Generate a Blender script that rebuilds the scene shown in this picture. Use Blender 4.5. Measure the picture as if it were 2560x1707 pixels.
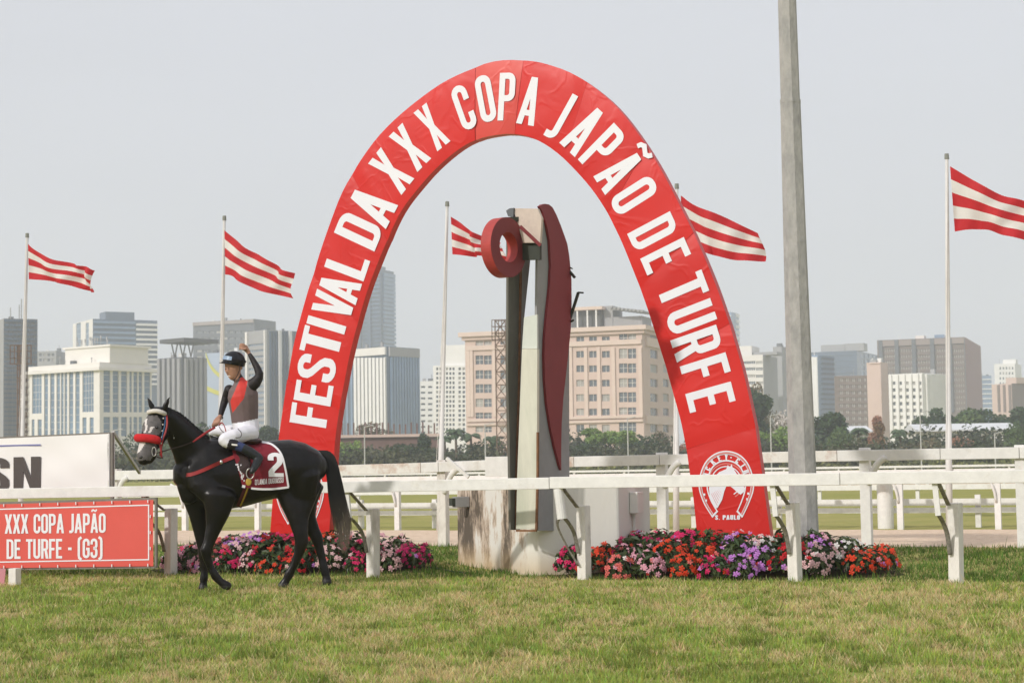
import bpy, bmesh, math, random
import numpy as np
from mathutils import Vector, Matrix, geometry, noise

scene = bpy.context.scene
for o in list(bpy.data.objects):
    bpy.data.objects.remove(o)
random.seed(7)
rng = np.random.default_rng(7)
COL = scene.collection

# ------------------------------------------------------------------ camera
PW, PH, FPX = 2560.0, 1707.0, 4500.0          # photograph size and focal length in its pixels
EYE = Vector((0, 0, 1.3))
PITCH = math.atan(311.5 / FPX)
ROLL = 0.016
_d = Vector((0, math.cos(PITCH), math.sin(PITCH)))
_u0 = Vector((0, -math.sin(PITCH), math.cos(PITCH)))
_r0 = Vector((1, 0, 0))
_r = _r0 * math.cos(ROLL) - _u0 * math.sin(ROLL)
_u = _r0 * math.sin(ROLL) + _u0 * math.cos(ROLL)
cam_data = bpy.data.cameras.new("camera")
cam = bpy.data.objects.new("camera", cam_data)
COL.objects.link(cam)
m = Matrix.Identity(4)
for i in range(3):
    m[i][0], m[i][1], m[i][2], m[i][3] = _r[i], _u[i], -_d[i], EYE[i]
cam.matrix_world = m
cam_data.sensor_width = 36
cam_data.lens = FPX / PW * 36
cam_data.clip_start = 0.1
cam_data.clip_end = 8000
cam_data.dof.use_dof = True
cam_data.dof.focus_distance = 20.5
cam_data.dof.aperture_fstop = 5.6
scene.camera = cam

# ------------------------------------------------------------------ sky, sun, exposure
SUN_EL = math.radians(31)
SUN_AZ = math.atan2(-0.71, -0.705)             # towards the sun: left of the camera and behind it
SUN_DIR = Vector((math.sin(SUN_AZ) * math.cos(SUN_EL), math.cos(SUN_AZ) * math.cos(SUN_EL), math.sin(SUN_EL)))
world = bpy.data.worlds.new("World")
scene.world = world
world.use_nodes = True
wn, wl = world.node_tree.nodes, world.node_tree.links
wn.clear()
sky = wn.new('ShaderNodeTexSky')
sky.sky_type = 'NISHITA'
sky.sun_disc = False
sky.sun_elevation = SUN_EL
sky.sun_rotation = SUN_AZ
sky.air_density = 1.2
sky.dust_density = 7.0
sky.ozone_density = 1.0
smoke = wn.new('ShaderNodeMix')               # smoke haze over the whole sky, even and grey
smoke.data_type = 'RGBA'
smoke.inputs[0].default_value = 0.80
smoke.inputs[7].default_value = (8.5, 8.6, 9.25, 1)
bg = wn.new('ShaderNodeBackground')
bg.inputs[1].default_value = 0.10
wo = wn.new('ShaderNodeOutputWorld')
wl.new(sky.outputs[0], smoke.inputs[6])
tcw = wn.new('ShaderNodeTexCoord'); cl = wn.new('ShaderNodeTexNoise')   # faint unevenness of the smoke
cl.inputs['Scale'].default_value = 2.2; cl.inputs['Detail'].default_value = 4
mpw = wn.new('ShaderNodeMapping'); mpw.inputs['Scale'].default_value = (1, 1, 3.5)
wl.new(tcw.outputs['Generated'], mpw.inputs[0]); wl.new(mpw.outputs[0], cl.inputs['Vector'])
clr = wn.new('ShaderNodeMapRange'); clr.inputs['From Min'].default_value = .3; clr.inputs['From Max'].default_value = .7
clr.inputs['To Min'].default_value = .965; clr.inputs['To Max'].default_value = 1.035
wl.new(cl.outputs['Fac'], clr.inputs['Value'])
ml = wn.new('ShaderNodeVectorMath'); ml.operation = 'SCALE'
wl.new(smoke.outputs[2], ml.inputs[0]); wl.new(clr.outputs[0], ml.inputs['Scale'])
wl.new(ml.outputs[0], bg.inputs[0])
wl.new(bg.outputs[0], wo.inputs[0])
sun_data = bpy.data.lights.new("sun", 'SUN')
sun_data.energy = 2.9
sun_data.angle = math.radians(2.0)
sun_data.color = (1.0, 0.96, 0.915)
sun = bpy.data.objects.new("sun", sun_data)
COL.objects.link(sun)
sun.rotation_euler = SUN_DIR.to_track_quat('Z', 'Y').to_euler()
sun.location = (-30, -20, 40)
vs = scene.view_settings
vs.view_transform = 'Standard'
vs.look = 'None'
vs.exposure = -0.03
vs.gamma = 1.0
vs.use_curve_mapping = False
scene.cycles.use_denoising = True
scene.cycles.max_bounces = 6
scene.cycles.volume_bounces = 2
scene.cycles.volume_step_rate = 4
scene.cycles.sample_clamp_indirect = 4

# ------------------------------------------------------------------ pixels to places
YAW = math.radians(22.5)                      # the track runs from far left to near right
TA = Vector((math.cos(YAW), -math.sin(YAW), 0))
TB = Vector((math.sin(YAW), math.cos(YAW), 0))

def ray(px, py):
    return _d + _r * ((px - PW / 2) / FPX) + _u * ((PH / 2 - py) / FPX)

def P(px, py, D):
    v = ray(px, py)
    return EYE + v * (D / v.y)

def PT(px, py, t):
    v = ray(px, py)
    return EYE + v * (t / v.dot(TB))

def G(px, py, z=0.0):
    v = ray(px, py)
    return EYE + v * ((z - EYE.z) / v.z)

def T(s, t, z=0.0):
    return TA * s + TB * t + Vector((0, 0, z))

def s_at(px, t):
    return PT(px, 1165, t).dot(TA)

# ------------------------------------------------------------------ materials
MATS = {}

def mat(name, color, rough=0.6, var=0.0, vscale=3.0, bump=0.0, bscale=30.0, metal=0.0, spec=0.4,
        color2=None, mix=(0.42, 0.62), detail=6.0, coord='pos', stretch=(1, 1, 1), trans=0.0, sheen=0.0, coat=0.0):
    if name in MATS:
        return MATS[name]
    m = bpy.data.materials.new(name)
    m.use_nodes = True
    nt = m.node_tree
    n, l = nt.nodes, nt.links
    b = n['Principled BSDF']
    b.inputs['Base Color'].default_value = (*color, 1)
    b.inputs['Roughness'].default_value = rough
    b.inputs['Metallic'].default_value = metal
    b.inputs['Specular IOR Level'].default_value = spec
    if sheen:
        b.inputs['Sheen Weight'].default_value = sheen
    if coat:
        b.inputs['Coat Weight'].default_value = coat
        b.inputs['Coat Roughness'].default_value = 0.25
    vec = None
    if var or bump or color2:
        if coord == 'pos':
            g = n.new('ShaderNodeNewGeometry'); src = g.outputs['Position']
        else:
            g = n.new('ShaderNodeTexCoord'); src = g.outputs['Object']
        mp = n.new('ShaderNodeMapping')
        mp.inputs['Scale'].default_value = stretch
        l.new(src, mp.inputs[0]); vec = mp.outputs[0]
    col_out = None
    if color2:
        t = n.new('ShaderNodeTexNoise')
        t.inputs['Scale'].default_value = vscale
        t.inputs['Detail'].default_value = detail
        t.inputs['Roughness'].default_value = 0.65
        l.new(vec, t.inputs['Vector'])
        r = n.new('ShaderNodeValToRGB')
        r.color_ramp.elements[0].position = mix[0]; r.color_ramp.elements[0].color = (*color, 1)
        r.color_ramp.elements[1].position = mix[1]; r.color_ramp.elements[1].color = (*color2, 1)
        l.new(t.outputs['Fac'], r.inputs[0]); col_out = r.outputs[0]
    if var:
        t2 = n.new('ShaderNodeTexNoise')
        t2.inputs['Scale'].default_value = vscale * (2.7 if color2 else 1)
        t2.inputs['Detail'].default_value = detail
        t2.inputs['Roughness'].default_value = 0.7
        l.new(vec, t2.inputs['Vector'])
        mr = n.new('ShaderNodeMapRange')
        mr.inputs['From Min'].default_value = 0.25; mr.inputs['From Max'].default_value = 0.75
        mr.inputs['To Min'].default_value = 1 - var; mr.inputs['To Max'].default_value = 1 + var
        l.new(t2.outputs['Fac'], mr.inputs['Value'])
        hs = n.new('ShaderNodeHueSaturation')
        hs.inputs['Color'].default_value = (*color, 1)
        if col_out: l.new(col_out, hs.inputs['Color'])
        l.new(mr.outputs[0], hs.inputs['Value']); col_out = hs.outputs[0]
    if col_out: l.new(col_out, b.inputs['Base Color'])
    if bump:
        t3 = n.new('ShaderNodeTexNoise')
        t3.inputs['Scale'].default_value = bscale; t3.inputs['Detail'].default_value = 5
        l.new(vec, t3.inputs['Vector'])
        bp = n.new('ShaderNodeBump')
        bp.inputs['Strength'].default_value = bump
        bp.inputs['Distance'].default_value = 0.02
        l.new(t3.outputs['Fac'], bp.inputs['Height'])
        l.new(bp.outputs[0], b.inputs['Normal'])
    if trans:
        tr = n.new('ShaderNodeBsdfTranslucent')
        tr.inputs[0].default_value = (*color, 1)
        if col_out: l.new(col_out, tr.inputs[0])
        mx = n.new('ShaderNodeMixShader'); mx.inputs[0].default_value = trans
        l.new(b.outputs[0], mx.inputs[1]); l.new(tr.outputs[0], mx.inputs[2])
        l.new(mx.outputs[0], n['Material Output'].inputs['Surface'])
    MATS[name] = m
    return m

def attr_mat(name, attr='tint', rough=0.6, spec=0.3, trans=0.0):
    m = bpy.data.materials.new(name); m.use_nodes = True
    n, l = m.node_tree.nodes, m.node_tree.links
    b = n['Principled BSDF']; b.inputs['Roughness'].default_value = rough
    b.inputs['Specular IOR Level'].default_value = spec
    a = n.new('ShaderNodeAttribute'); a.attribute_name = attr
    l.new(a.outputs['Color'], b.inputs['Base Color'])
    if trans:
        tr = n.new('ShaderNodeBsdfTranslucent'); l.new(a.outputs['Color'], tr.inputs[0])
        mx = n.new('ShaderNodeMixShader'); mx.inputs[0].default_value = trans
        l.new(b.outputs[0], mx.inputs[1]); l.new(tr.outputs[0], mx.inputs[2])
        l.new(mx.outputs[0], n['Material Output'].inputs['Surface'])
    return m

# ------------------------------------------------------------------ objects
ORG = {}

def tag(o, label=None, cat=None, group=None, kind=None):
    if label: o['label'] = label
    if cat: o['category'] = cat
    if group: o['group'] = group
    if kind: o['kind'] = kind
    return o

def thing(name, loc, label, cat, group=None):
    o = bpy.data.objects.new(name, None)
    o.empty_display_size = 0.2
    COL.objects.link(o); o.location = loc
    ORG[o.name] = Vector(loc)
    return tag(o, label, cat, group)

def link_mesh(name, me, parent=None, loc=(0, 0, 0)):
    o = bpy.data.objects.new(name, me); COL.objects.link(o)
    o.location = loc
    if parent: o.parent = parent
    ORG[o.name] = (ORG[parent.name] if parent else Vector((0, 0, 0))) + Vector(loc)
    return o

class MB:
    def __init__(s):
        s.v, s.f, s.mi = [], [], []
    def add(s, vs, fs, mi=0):
        k = len(s.v)
        s.v += [tuple(v) for v in vs]
        for f in fs:
            s.f.append(tuple(i + k for i in f)); s.mi.append(mi)
        return s
    def hexa(s, b, t, mi=0):                       # bottom ring and top ring of the same length
        n = len(b)
        fs = [tuple(range(n - 1, -1, -1)), tuple(range(n, 2 * n))]
        fs += [(i, (i + 1) % n, n + (i + 1) % n, n + i) for i in range(n)]
        return s.add(list(b) + list(t), fs, mi)
    def box(s, c, size, ax=None, ay=None, mi=0, az=None):
        c = Vector(c); ax = ax or Vector((1, 0, 0)); ay = ay or Vector((0, 1, 0)); az = az or Vector((0, 0, 1))
        x, y, z = ax * size[0] / 2, ay * size[1] / 2, az * size[2] / 2
        return s.hexa([c - x - y - z, c + x - y - z, c + x + y - z, c - x + y - z],
                      [c - x - y + z, c + x - y + z, c + x + y + z, c - x + y + z], mi)
    def bar(s, a, b, w, h, up=Vector((0, 0, 1)), mi=0):
        a, b = Vector(a), Vector(b); d = (b - a).normalized()
        x = d.cross(up)
        if x.length < 1e-4: x = d.cross(Vector((1, 0, 0)))
        x.normalize(); y = x.cross(d).normalized()
        q = [x * -w / 2 + y * -h / 2, x * w / 2 + y * -h / 2, x * w / 2 + y * h / 2, x * -w / 2 + y * h / 2]
        return s.hexa([a + e for e in q], [b + e for e in q], mi)
    def tube(s, path, radii, n=10, mi=0, flat=None, cap=True):
        path = [Vector(p) for p in path]
        if not hasattr(radii, '__len__'): radii = [radii] * len(path)
        k = len(s.v); prev = None
        for i, p in enumerate(path):
            d = (path[min(i + 1, len(path) - 1)] - path[max(i - 1, 0)]).normalized()
            if prev is None:
                x = d.cross(flat if flat else Vector((0, 0, 1)))
                if x.length < 1e-3: x = d.cross(Vector((0, 1, 0)))
            else:
                x = prev - d * prev.dot(d)
            x.normalize(); prev = x; y = d.cross(x)
            r = radii[i]; ra, rb = r if hasattr(r, '__len__') else (r, r)
            for j in range(n):
                a = 2 * math.pi * j / n
                s.v.append(tuple(p + x * ra * math.cos(a) + y * rb * math.sin(a)))
        for i in range(len(path) - 1):
            for j in range(n):
                a, b = k + i * n + j, k + i * n + (j + 1) % n
                s.f.append((a, b, b + n, a + n)); s.mi.append(mi)
        if cap:
            s.f.append(tuple(k + j for j in range(n - 1, -1, -1))); s.mi.append(mi)
            e = k + (len(path) - 1) * n
            s.f.append(tuple(e + j for j in range(n))); s.mi.append(mi)
        return s
    def prism(s, poly, off, mi=0):                 # planar 3-D polygon pushed by a vector
        poly = [Vector(p) for p in poly]
        n = len(poly)
        tri = geometry.tessellate_polygon([poly])
        back = [p + off for p in poly]
        k = len(s.v)
        s.v += [tuple(p) for p in poly + back]
        for t in tri:
            s.f.append(tuple(k + i for i in t)); s.mi.append(mi)
            s.f.append(tuple(k + n + i for i in reversed(t))); s.mi.append(mi)
        for i in range(n):
            j = (i + 1) % n
            s.f.append((k + i, k + j, k + n + j, k + n + i)); s.mi.append(mi)
        return s
    def mesh(s, name, mats, origin=Vector((0, 0, 0)), smooth=False, fix=True):
        me = bpy.data.meshes.new(name)
        o = Vector(origin)
        me.from_pydata([(v[0] - o.x, v[1] - o.y, v[2] - o.z) for v in s.v], [], s.f)
        for mm in (mats if isinstance(mats, (list, tuple)) else [mats]):
            me.materials.append(mm)
        me.polygons.foreach_set('material_index', s.mi)
        if smooth: me.polygons.foreach_set('use_smooth', [True] * len(s.f))
        if fix:
            bm = bmesh.new(); bm.from_mesh(me)
            bmesh.ops.recalc_face_normals(bm, faces=bm.faces)
            bm.to_mesh(me); bm.free()
        me.update()
        return me
    def build(s, name, mats, parent=None, origin=None, smooth=False, fix=True, bevel=0):
        if parent is not None:
            og = ORG[parent.name]; loc = (0, 0, 0)
        else:
            if origin is None:
                a = np.array(s.v); origin = ((a[:, 0].min() + a[:, 0].max()) / 2, (a[:, 1].min() + a[:, 1].max()) / 2, a[:, 2].min())
            og = Vector(origin); loc = og
        o = link_mesh(name, s.mesh(name, mats, og, smooth, fix), parent, loc)
        if bevel:
            bv = o.modifiers.new('bevel', 'BEVEL'); bv.width = bevel; bv.segments = 2; bv.limit_method = 'ANGLE'
        return o

def lerp(a, b, t): return a + (b - a) * t

def poly_interp(pts, k):                            # k in 0..1 along a polyline of (x, y)
    pts = [Vector(p) for p in pts]
    L = [0]
    for a, b in zip(pts, pts[1:]): L.append(L[-1] + (b - a).length)
    d = k * L[-1]
    for i in range(len(pts) - 1):
        if d <= L[i + 1] or i == len(pts) - 2:
            return pts[i].lerp(pts[i + 1], (d - L[i]) / max(1e-9, L[i + 1] - L[i]))

def smooth_poly(pts, n):                            # Catmull-Rom resample
    pts = [Vector(p) for p in pts]
    out = []
    for q in range(n):
        u = q / (n - 1) * (len(pts) - 1)
        i = min(int(u), len(pts) - 2); t = u - i
        p0, p1, p2, p3 = pts[max(i - 1, 0)], pts[i], pts[i + 1], pts[min(i + 2, len(pts) - 1)]
        out.append(0.5 * ((2 * p1) + (p2 - p0) * t + (2 * p0 - 5 * p1 + 4 * p2 - p3) * t * t + (3 * p1 - p0 - 3 * p2 + p3) * t ** 3))
    return out

# ------------------------------------------------------------------ lettering, drawn as outlines
def arc(cx, cy, rx, ry, a0, a1, n=6):
    return [(cx + rx * math.cos(math.radians(lerp(a0, a1, i / n))), cy + ry * math.sin(math.radians(lerp(a0, a1, i / n)))) for i in range(n + 1)]

def rrect(x0, y0, x1, y1, r):
    return arc(x1 - r, y1 - r, r, r, 0, 90) + arc(x0 + r, y1 - r, r, r, 90, 180) + arc(x0 + r, y0 + r, r, r, 180, 270) + arc(x1 - r, y0 + r, r, r, 270, 360)

def thick(path, t):
    p = [Vector(q) for q in path]; L, R = [], []
    for i in range(len(p)):
        d1 = (p[i] - p[i - 1]).normalized() if i else (p[1] - p[0]).normalized()
        d2 = (p[i + 1] - p[i]).normalized() if i < len(p) - 1 else d1
        n1, n2 = Vector((-d1.y, d1.x)), Vector((-d2.y, d2.x))
        b = (n1 + n2).normalized(); k = t / 2 / max(0.35, b.dot(n1))
        L.append(p[i] + b * k); R.append(p[i] - b * k)
    return [tuple(q) for q in L + R[::-1]]

def glyph(ch, t=0.135):
    """list of shapes (outer, holes, level) and the width, cap height 1"""
    w, h2 = 0.40, t / 2; rc = 0.40 / 2 - h2
    S = []
    def add(o, holes=(), lv=0): S.append((o, list(holes), lv))
    if ch in 'OQ':
        add(rrect(0, 0, w, 1, .185), [rrect(t, t * .95, w - t, 1 - t * .95, .062)])
        if ch == 'Q': add([(w * .5, .2), (w * .62, .28), (w * 1.08, .02), (w * .95, -.07)], lv=1)
    elif ch in 'CG':
        p = [(w - h2, .64)] + arc(w / 2, 1 - h2 - rc, rc, rc, 0, 180, 8) + arc(w / 2, h2 + rc, rc, rc, 180, 360, 8)
        p += [(w - h2, .36)] if ch == 'C' else [(w - h2, .47), (w * .5, .47)]
        add(thick(p, t))
    elif ch == 'S':
        p = [(w - h2, .69)] + arc(w / 2, 1 - h2 - rc, rc, rc, 0, 180, 8) + [(h2 + .005, .70), (h2 + .05, .61), (w - h2 - .05, .42), (w - h2 - .005, .33)]
        p += arc(w / 2, h2 + rc, rc, rc, 0, -180, 8) + [(h2, .31)]
        add(thick(p, t))
    elif ch == 'J':
        w = .27; r = .11
        add(thick([(w - h2, 1), (w - h2, h2 + r)] + arc(w - h2 - r, h2 + r, r, r, 0, -90, 6)[1:] + [(0, h2)], t))
    elif ch == 'U':
        add(thick([(h2, 1)] + arc(w / 2, h2 + rc, rc, rc, 180, 360, 8) + [(w - h2, 1)], t))
    elif ch == 'D':
        r = .19; q = .06
        add([(0, 0)] + arc(w - r, r, r, r, 270, 360) + arc(w - r, 1 - r, r, r, 0, 90) + [(0, 1)],
            [[(t, t * .9)] + arc(w - t - q, t * .9 + q, q, q, 270, 360) + arc(w - t - q, 1 - t * .9 - q, q, q, 0, 90) + [(t, 1 - t * .9)]])
    elif ch in 'PR':
        r = .17; q = .05
        o = [(0, 0), (t, 0), (t, .40)]
        if ch == 'P': o += arc(w - r, .40 + r, r, r, 270, 360)
        else: o += [(w * .47, .40), (w - t * 1.02, 0), (w + .015, 0), (w * .82, .44)] + arc(w - r, .40 + r, r, r, 325, 360, 3)
        o += arc(w - r, 1 - r, r, r, 0, 90) + [(0, 1)]
        b = .40 + t * .9
        add(o, [[(t, b)] + arc(w - t - q, b + q, q, q, 270, 360, 3) + arc(w - t - q, 1 - t * .9 - q, q, q, 0, 90, 3) + [(t, 1 - t * .9)]])
    elif ch == 'B':
        r = .14
        add([(0, 0)] + arc(w - r, r, r, r, 270, 360) + [(w, .42), (w - .045, .51), (w - .015, .60)] + arc(w - r - .015, 1 - r, r, r, 0, 90) + [(0, 1)],
            [[(t, t * .9), (w - t, t * .9), (w - t, .44), (t, .44)], [(t, .56), (w - t - .015, .56), (w - t - .015, 1 - t * .9), (t, 1 - t * .9)]])
    elif ch in 'EFL':
        w = .35; k = t * .95
        o = [(0, 0), (w, 0), (w, k), (t, k)] if ch in 'EL' else [(0, 0), (t, 0)]
        if ch != 'L': o += [(t, .45 if ch == 'E' else .42), (w * .88, .45 if ch == 'E' else .42), (w * .88, .45 + k if ch == 'E' else .42 + k), (t, .45 + k if ch == 'E' else .42 + k), (t, 1 - k), (w, 1 - k), (w, 1), (0, 1)]
        else: o += [(t, 1), (0, 1)]
        add(o)
    elif ch == 'T':
        w = .37; k = t * .95
        add([(w / 2 - h2, 0), (w / 2 + h2, 0), (w / 2 + h2, 1 - k), (w, 1 - k), (w, 1), (0, 1), (0, 1 - k), (w / 2 - h2, 1 - k)])
    elif ch == 'I':
        w = t; add([(0, 0), (t, 0), (t, 1), (0, 1)])
    elif ch in 'AV':
        w = .44; mm = w / 2 - .55 * t; hi = (w / 2 - t) / mm
        if ch == 'A':
            add([(0, 0), (t, 0), (t + .19 * mm, .19), (w - t - .19 * mm, .19), (w - t, 0), (w, 0), (w / 2 + .55 * t, 1), (w / 2 - .55 * t, 1)],
                [[(t + .31 * mm, .31), (w - t - .31 * mm, .31), (w / 2, hi)]])
        else:
            add([(w / 2 - .55 * t, 0), (w / 2 + .55 * t, 0), (w, 1), (w - t, 1), (w / 2, 1 - hi), (t, 1), (0, 1)])
    elif ch == 'X':
        w = .43; k = t * 1.08; e, d = .085, .20
        add([(0, 0), (k, 0), (w / 2, .5 - d), (w - k, 0), (w, 0), (w / 2 + e, .5), (w, 1), (w - k, 1), (w / 2, .5 + d), (k, 1), (0, 1), (w / 2 - e, .5)])
    elif ch == 'N':
        w = .43; add([(0, 0), (t, 0), (t, .60), (w - t, 0), (w, 0), (w, 1), (w - t, 1), (w - t, .40), (t, 1), (0, 1)])
    elif ch == 'M':
        w = .54; add([(0, 0), (t, 0), (t, .6), (w / 2 - .05, .08), (w / 2 + .05, .08), (w - t, .6), (w - t, 0), (w, 0), (w, 1), (w - t, 1), (w / 2, .42), (t, 1), (0, 1)])
    elif ch == 'K':
        w = .42; add([(0, 0), (t, 0), (t, .31), (t + .06, .43), (w - t, 0), (w + .02, 0), (t + .135, .60), (w, 1), (w - t * 1.1, 1), (t, .56), (t, 1), (0, 1)])
    elif ch == 'Y':
        w = .42; add([(w / 2 - h2, 0), (w / 2 + h2, 0), (w / 2 + h2, .40), (w, 1), (w - t, 1), (w / 2, .57), (t, 1), (0, 1), (w / 2 - h2, .40)])
    elif ch == '2':
        add(thick([(h2, .68)] + arc(w / 2, 1 - h2 - rc, rc, rc, 180, 0, 8) + [(w - h2, .64), (w - h2 - .03, .55), (h2 + .04, .29), (h2, .21), (h2, t)], t))
        add([(0, 0), (w, 0), (w, t), (0, t)])
    elif ch == '3':
        add(thick([(h2, .70)] + arc(w / 2, 1 - h2 - rc, rc, rc, 180, 0, 8) + [(w - h2, .62), (w - h2 - .05, .53), (w * .40, .515)], t))
        add(thick([(w * .40, .505), (w - h2 - .05, .48), (w - h2, .38)] + arc(w / 2, h2 + rc, rc, rc, 0, -180, 8) + [(h2, .30)], t), lv=1)
    elif ch in '()':
        w = .24; p = [(w - .02, 1.07), (h2 + .02, .98), (h2, .86), (h2, .14), (h2 + .02, .02), (w - .02, -.07)]
        if ch == ')': p = [(w - x, y) for x, y in p][::-1]
        add(thick(p, t))
    elif ch == '-':
        w = .26; add([(.03, .42), (.23, .42), (.23, .42 + t), (.03, .42 + t)])
    elif ch == '.':
        w = .17; add([(.02, 0), (.15, 0), (.15, .13), (.02, .13)])
    elif ch == "'":
        w = .16; add([(.03, .74), (.11, .74), (.14, 1), (.02, 1)])
    elif ch == '~':
        w = .36; add(thick([(0, -.05), (.02, .03), (.09, .075), (.17, .035), (.25, -.005), (.32, .035), (.35, .11)], t * .75))
    elif ch == ' ':
        w = .22
    return S, w

def glyph_mesh(mb, ch, fn, hgt, n_off, t=0.135, depth=0.003, wx=1.0, center=True):
    """fn maps plane coordinates (metres, glyph centred) to 3-D; n_off is the outward unit vector"""
    shapes, w = glyph(ch, t)
    ox, oy = (w / 2, .5) if center else (0, 0)
    for outer, holes, lv in shapes:
        loops = [outer] + holes
        flat = [Vector(((x - ox) * hgt * wx, (y - oy) * hgt, 0)) for lp in loops for x, y in lp]
        polys, k = [], 0
        for lp in loops:
            polys.append(flat[k:k + len(lp)]); k += len(lp)
        tris = geometry.tessellate_polygon(polys)
        off = n_off * (depth + 0.0015 * lv)
        mb.add([fn(v.x, v.y) + off for v in flat], tris)
    return w * hgt * wx

def text_width(s, t=0.135, gap=0.05):
    return sum(glyph(c, t)[1] + gap for c in s) - gap
# ================================================================== the setting
def ground_material():
    m = bpy.data.materials.new('turf_soil'); m.use_nodes = True
    n, l = m.node_tree.nodes, m.node_tree.links
    b = n['Principled BSDF']; b.inputs['Roughness'].default_value = 0.95; b.inputs['Specular IOR Level'].default_value = 0.1
    g = n.new('ShaderNodeNewGeometry')
    t1 = n.new('ShaderNodeTexNoise'); t1.inputs['Scale'].default_value = 0.9; t1.inputs['Detail'].default_value = 8; t1.inputs['Roughness'].default_value = 0.7
    t2 = n.new('ShaderNodeTexNoise'); t2.inputs['Scale'].default_value = 0.035; t2.inputs['Detail'].default_value = 6
    l.new(g.outputs['Position'], t1.inputs['Vector']); l.new(g.outputs['Position'], t2.inputs['Vector'])
    r1 = n.new('ShaderNodeValToRGB')
    r1.color_ramp.elements[0].position = 0.36; r1.color_ramp.elements[0].color = (0.11, 0.15, 0.04, 1)
    r1.color_ramp.elements[1].position = 0.66; r1.color_ramp.elements[1].color = (0.36, 0.29, 0.14, 1)
    l.new(t1.outputs['Fac'], r1.inputs[0])
    r2 = n.new('ShaderNodeValToRGB')
    r2.color_ramp.elements[0].position = 0.35; r2.color_ramp.elements[0].color = (0.32, 0.34, 0.07, 1)
    r2.color_ramp.elements[1].position = 0.7; r2.color_ramp.elements[1].color = (0.50, 0.43, 0.16, 1)
    l.new(t2.outputs['Fac'], r2.inputs[0])
    mx = n.new('ShaderNodeMix'); mx.data_type = 'RGBA'; mx.inputs[0].default_value = 0.6
    l.new(r1.outputs[0], mx.inputs[6]); l.new(r2.outputs[0], mx.inputs[7])
    l.new(mx.outputs[2], b.inputs['Base Color'])
    bp = n.new('ShaderNodeBump'); bp.inputs['Strength'].default_value = 0.6; bp.inputs['Distance'].default_value = 0.05
    t3 = n.new('ShaderNodeTexNoise'); t3.inputs['Scale'].default_value = 14; t3.inputs['Detail'].default_value = 6
    l.new(g.outputs['Position'], t3.inputs['Vector']); l.new(t3.outputs['Fac'], bp.inputs['Height']); l.new(bp.outputs[0], b.inputs['Normal'])
    return m

M_SOIL = ground_material()
mb = MB(); mb.add([(-1500, -200, 0), (1500, -200, 0), (1500, 2600, 0), (-1500, 2600, 0)], [(0, 1, 2, 3)])
tag(mb.build('ground', M_SOIL, origin=(0, 0, 0)), kind='structure')

M_SAND = mat('track_sand', (0.60, 0.45, 0.32), 0.95, var=0.22, vscale=5, color2=(0.74, 0.59, 0.45), mix=(.35, .65), bump=0.7, bscale=16, spec=0.1)
def strip(name, t0, t1, s0, s1, z, material, n=60, wob=0.12):
    mb = MB(); vs, fs = [], []
    for i in range(n + 1):
        s = lerp(s0, s1, i / n)
        vs += [T(s, t0 + random.uniform(-wob, wob), z), T(s, t1 + random.uniform(-wob, wob), z)]
    for i in range(n): fs.append((2 * i, 2 * i + 2, 2 * i + 3, 2 * i + 1))
    mb.add(vs, fs)
    return tag(mb.build(name, material, origin=(0, 0, z)), kind='structure')
strip('sand_track', 27.25, 34.0, -60, 50, 0.004, M_SAND, n=220)
strip('far_sand_track', 96, 124, -260, 160, 0.004, M_SAND, n=80, wob=0.4)

# soil under the flower beds
BEDS = [dict(name='left', cx=PT(738, 1380, 20.75), ax=1.97, bt=1.28), dict(name='right', cx=PT(1775, 1380, 20.75), ax=2.22, bt=1.34)]
M_BED = mat('bed_soil', (0.075, 0.048, 0.03), 0.95, var=0.4, vscale=12, bump=0.8, bscale=30, spec=0.1)
for b in BEDS:
    b['c'] = Vector((b['cx'].x, b['cx'].y, 0))
    mb = MB(); n = 40
    vs = [b['c'] + Vector((0, 0, 0.05))]
    for i in range(n):
        a = 2 * math.pi * i / n; k = 1.03 + random.uniform(-.03, .03)
        vs.append(b['c'] + TA * b['ax'] * k * math.cos(a) + TB * b['bt'] * k * math.sin(a) + Vector((0, 0, 0.006)))
    mb.add(vs, [(0, 1 + i, 1 + (i + 1) % n) for i in range(n)])
    tag(mb.build('flower_bed_soil', M_BED, origin=b['c']), kind='structure')

def in_bed(p, grow=1.0):
    for b in BEDS:
        q = Vector((p[0], p[1], 0)) - b['c']
        if (q.dot(TA) / (b['ax'] * grow)) ** 2 + (q.dot(TB) / (b['bt'] * grow)) ** 2 < 1: return True
    return False

# ------------------------------------------------------------------ grass, blade by blade
def vnoise(x, y, scale, seed):
    r = np.random.default_rng(seed); g = r.random((128, 128))
    u, v = x * scale + 517.3, y * scale + 311.7
    i, j = np.floor(u).astype(int), np.floor(v).astype(int)
    fu, fv = u - i, v - j
    fu = fu * fu * (3 - 2 * fu); fv = fv * fv * (3 - 2 * fv)
    g00, g10 = g[i % 128, j % 128], g[(i + 1) % 128, j % 128]
    g01, g11 = g[i % 128, (j + 1) % 128], g[(i + 1) % 128, (j + 1) % 128]
    return (g00 * (1 - fu) + g10 * fu) * (1 - fv) + (g01 * (1 - fu) + g11 * fu) * fv

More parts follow.
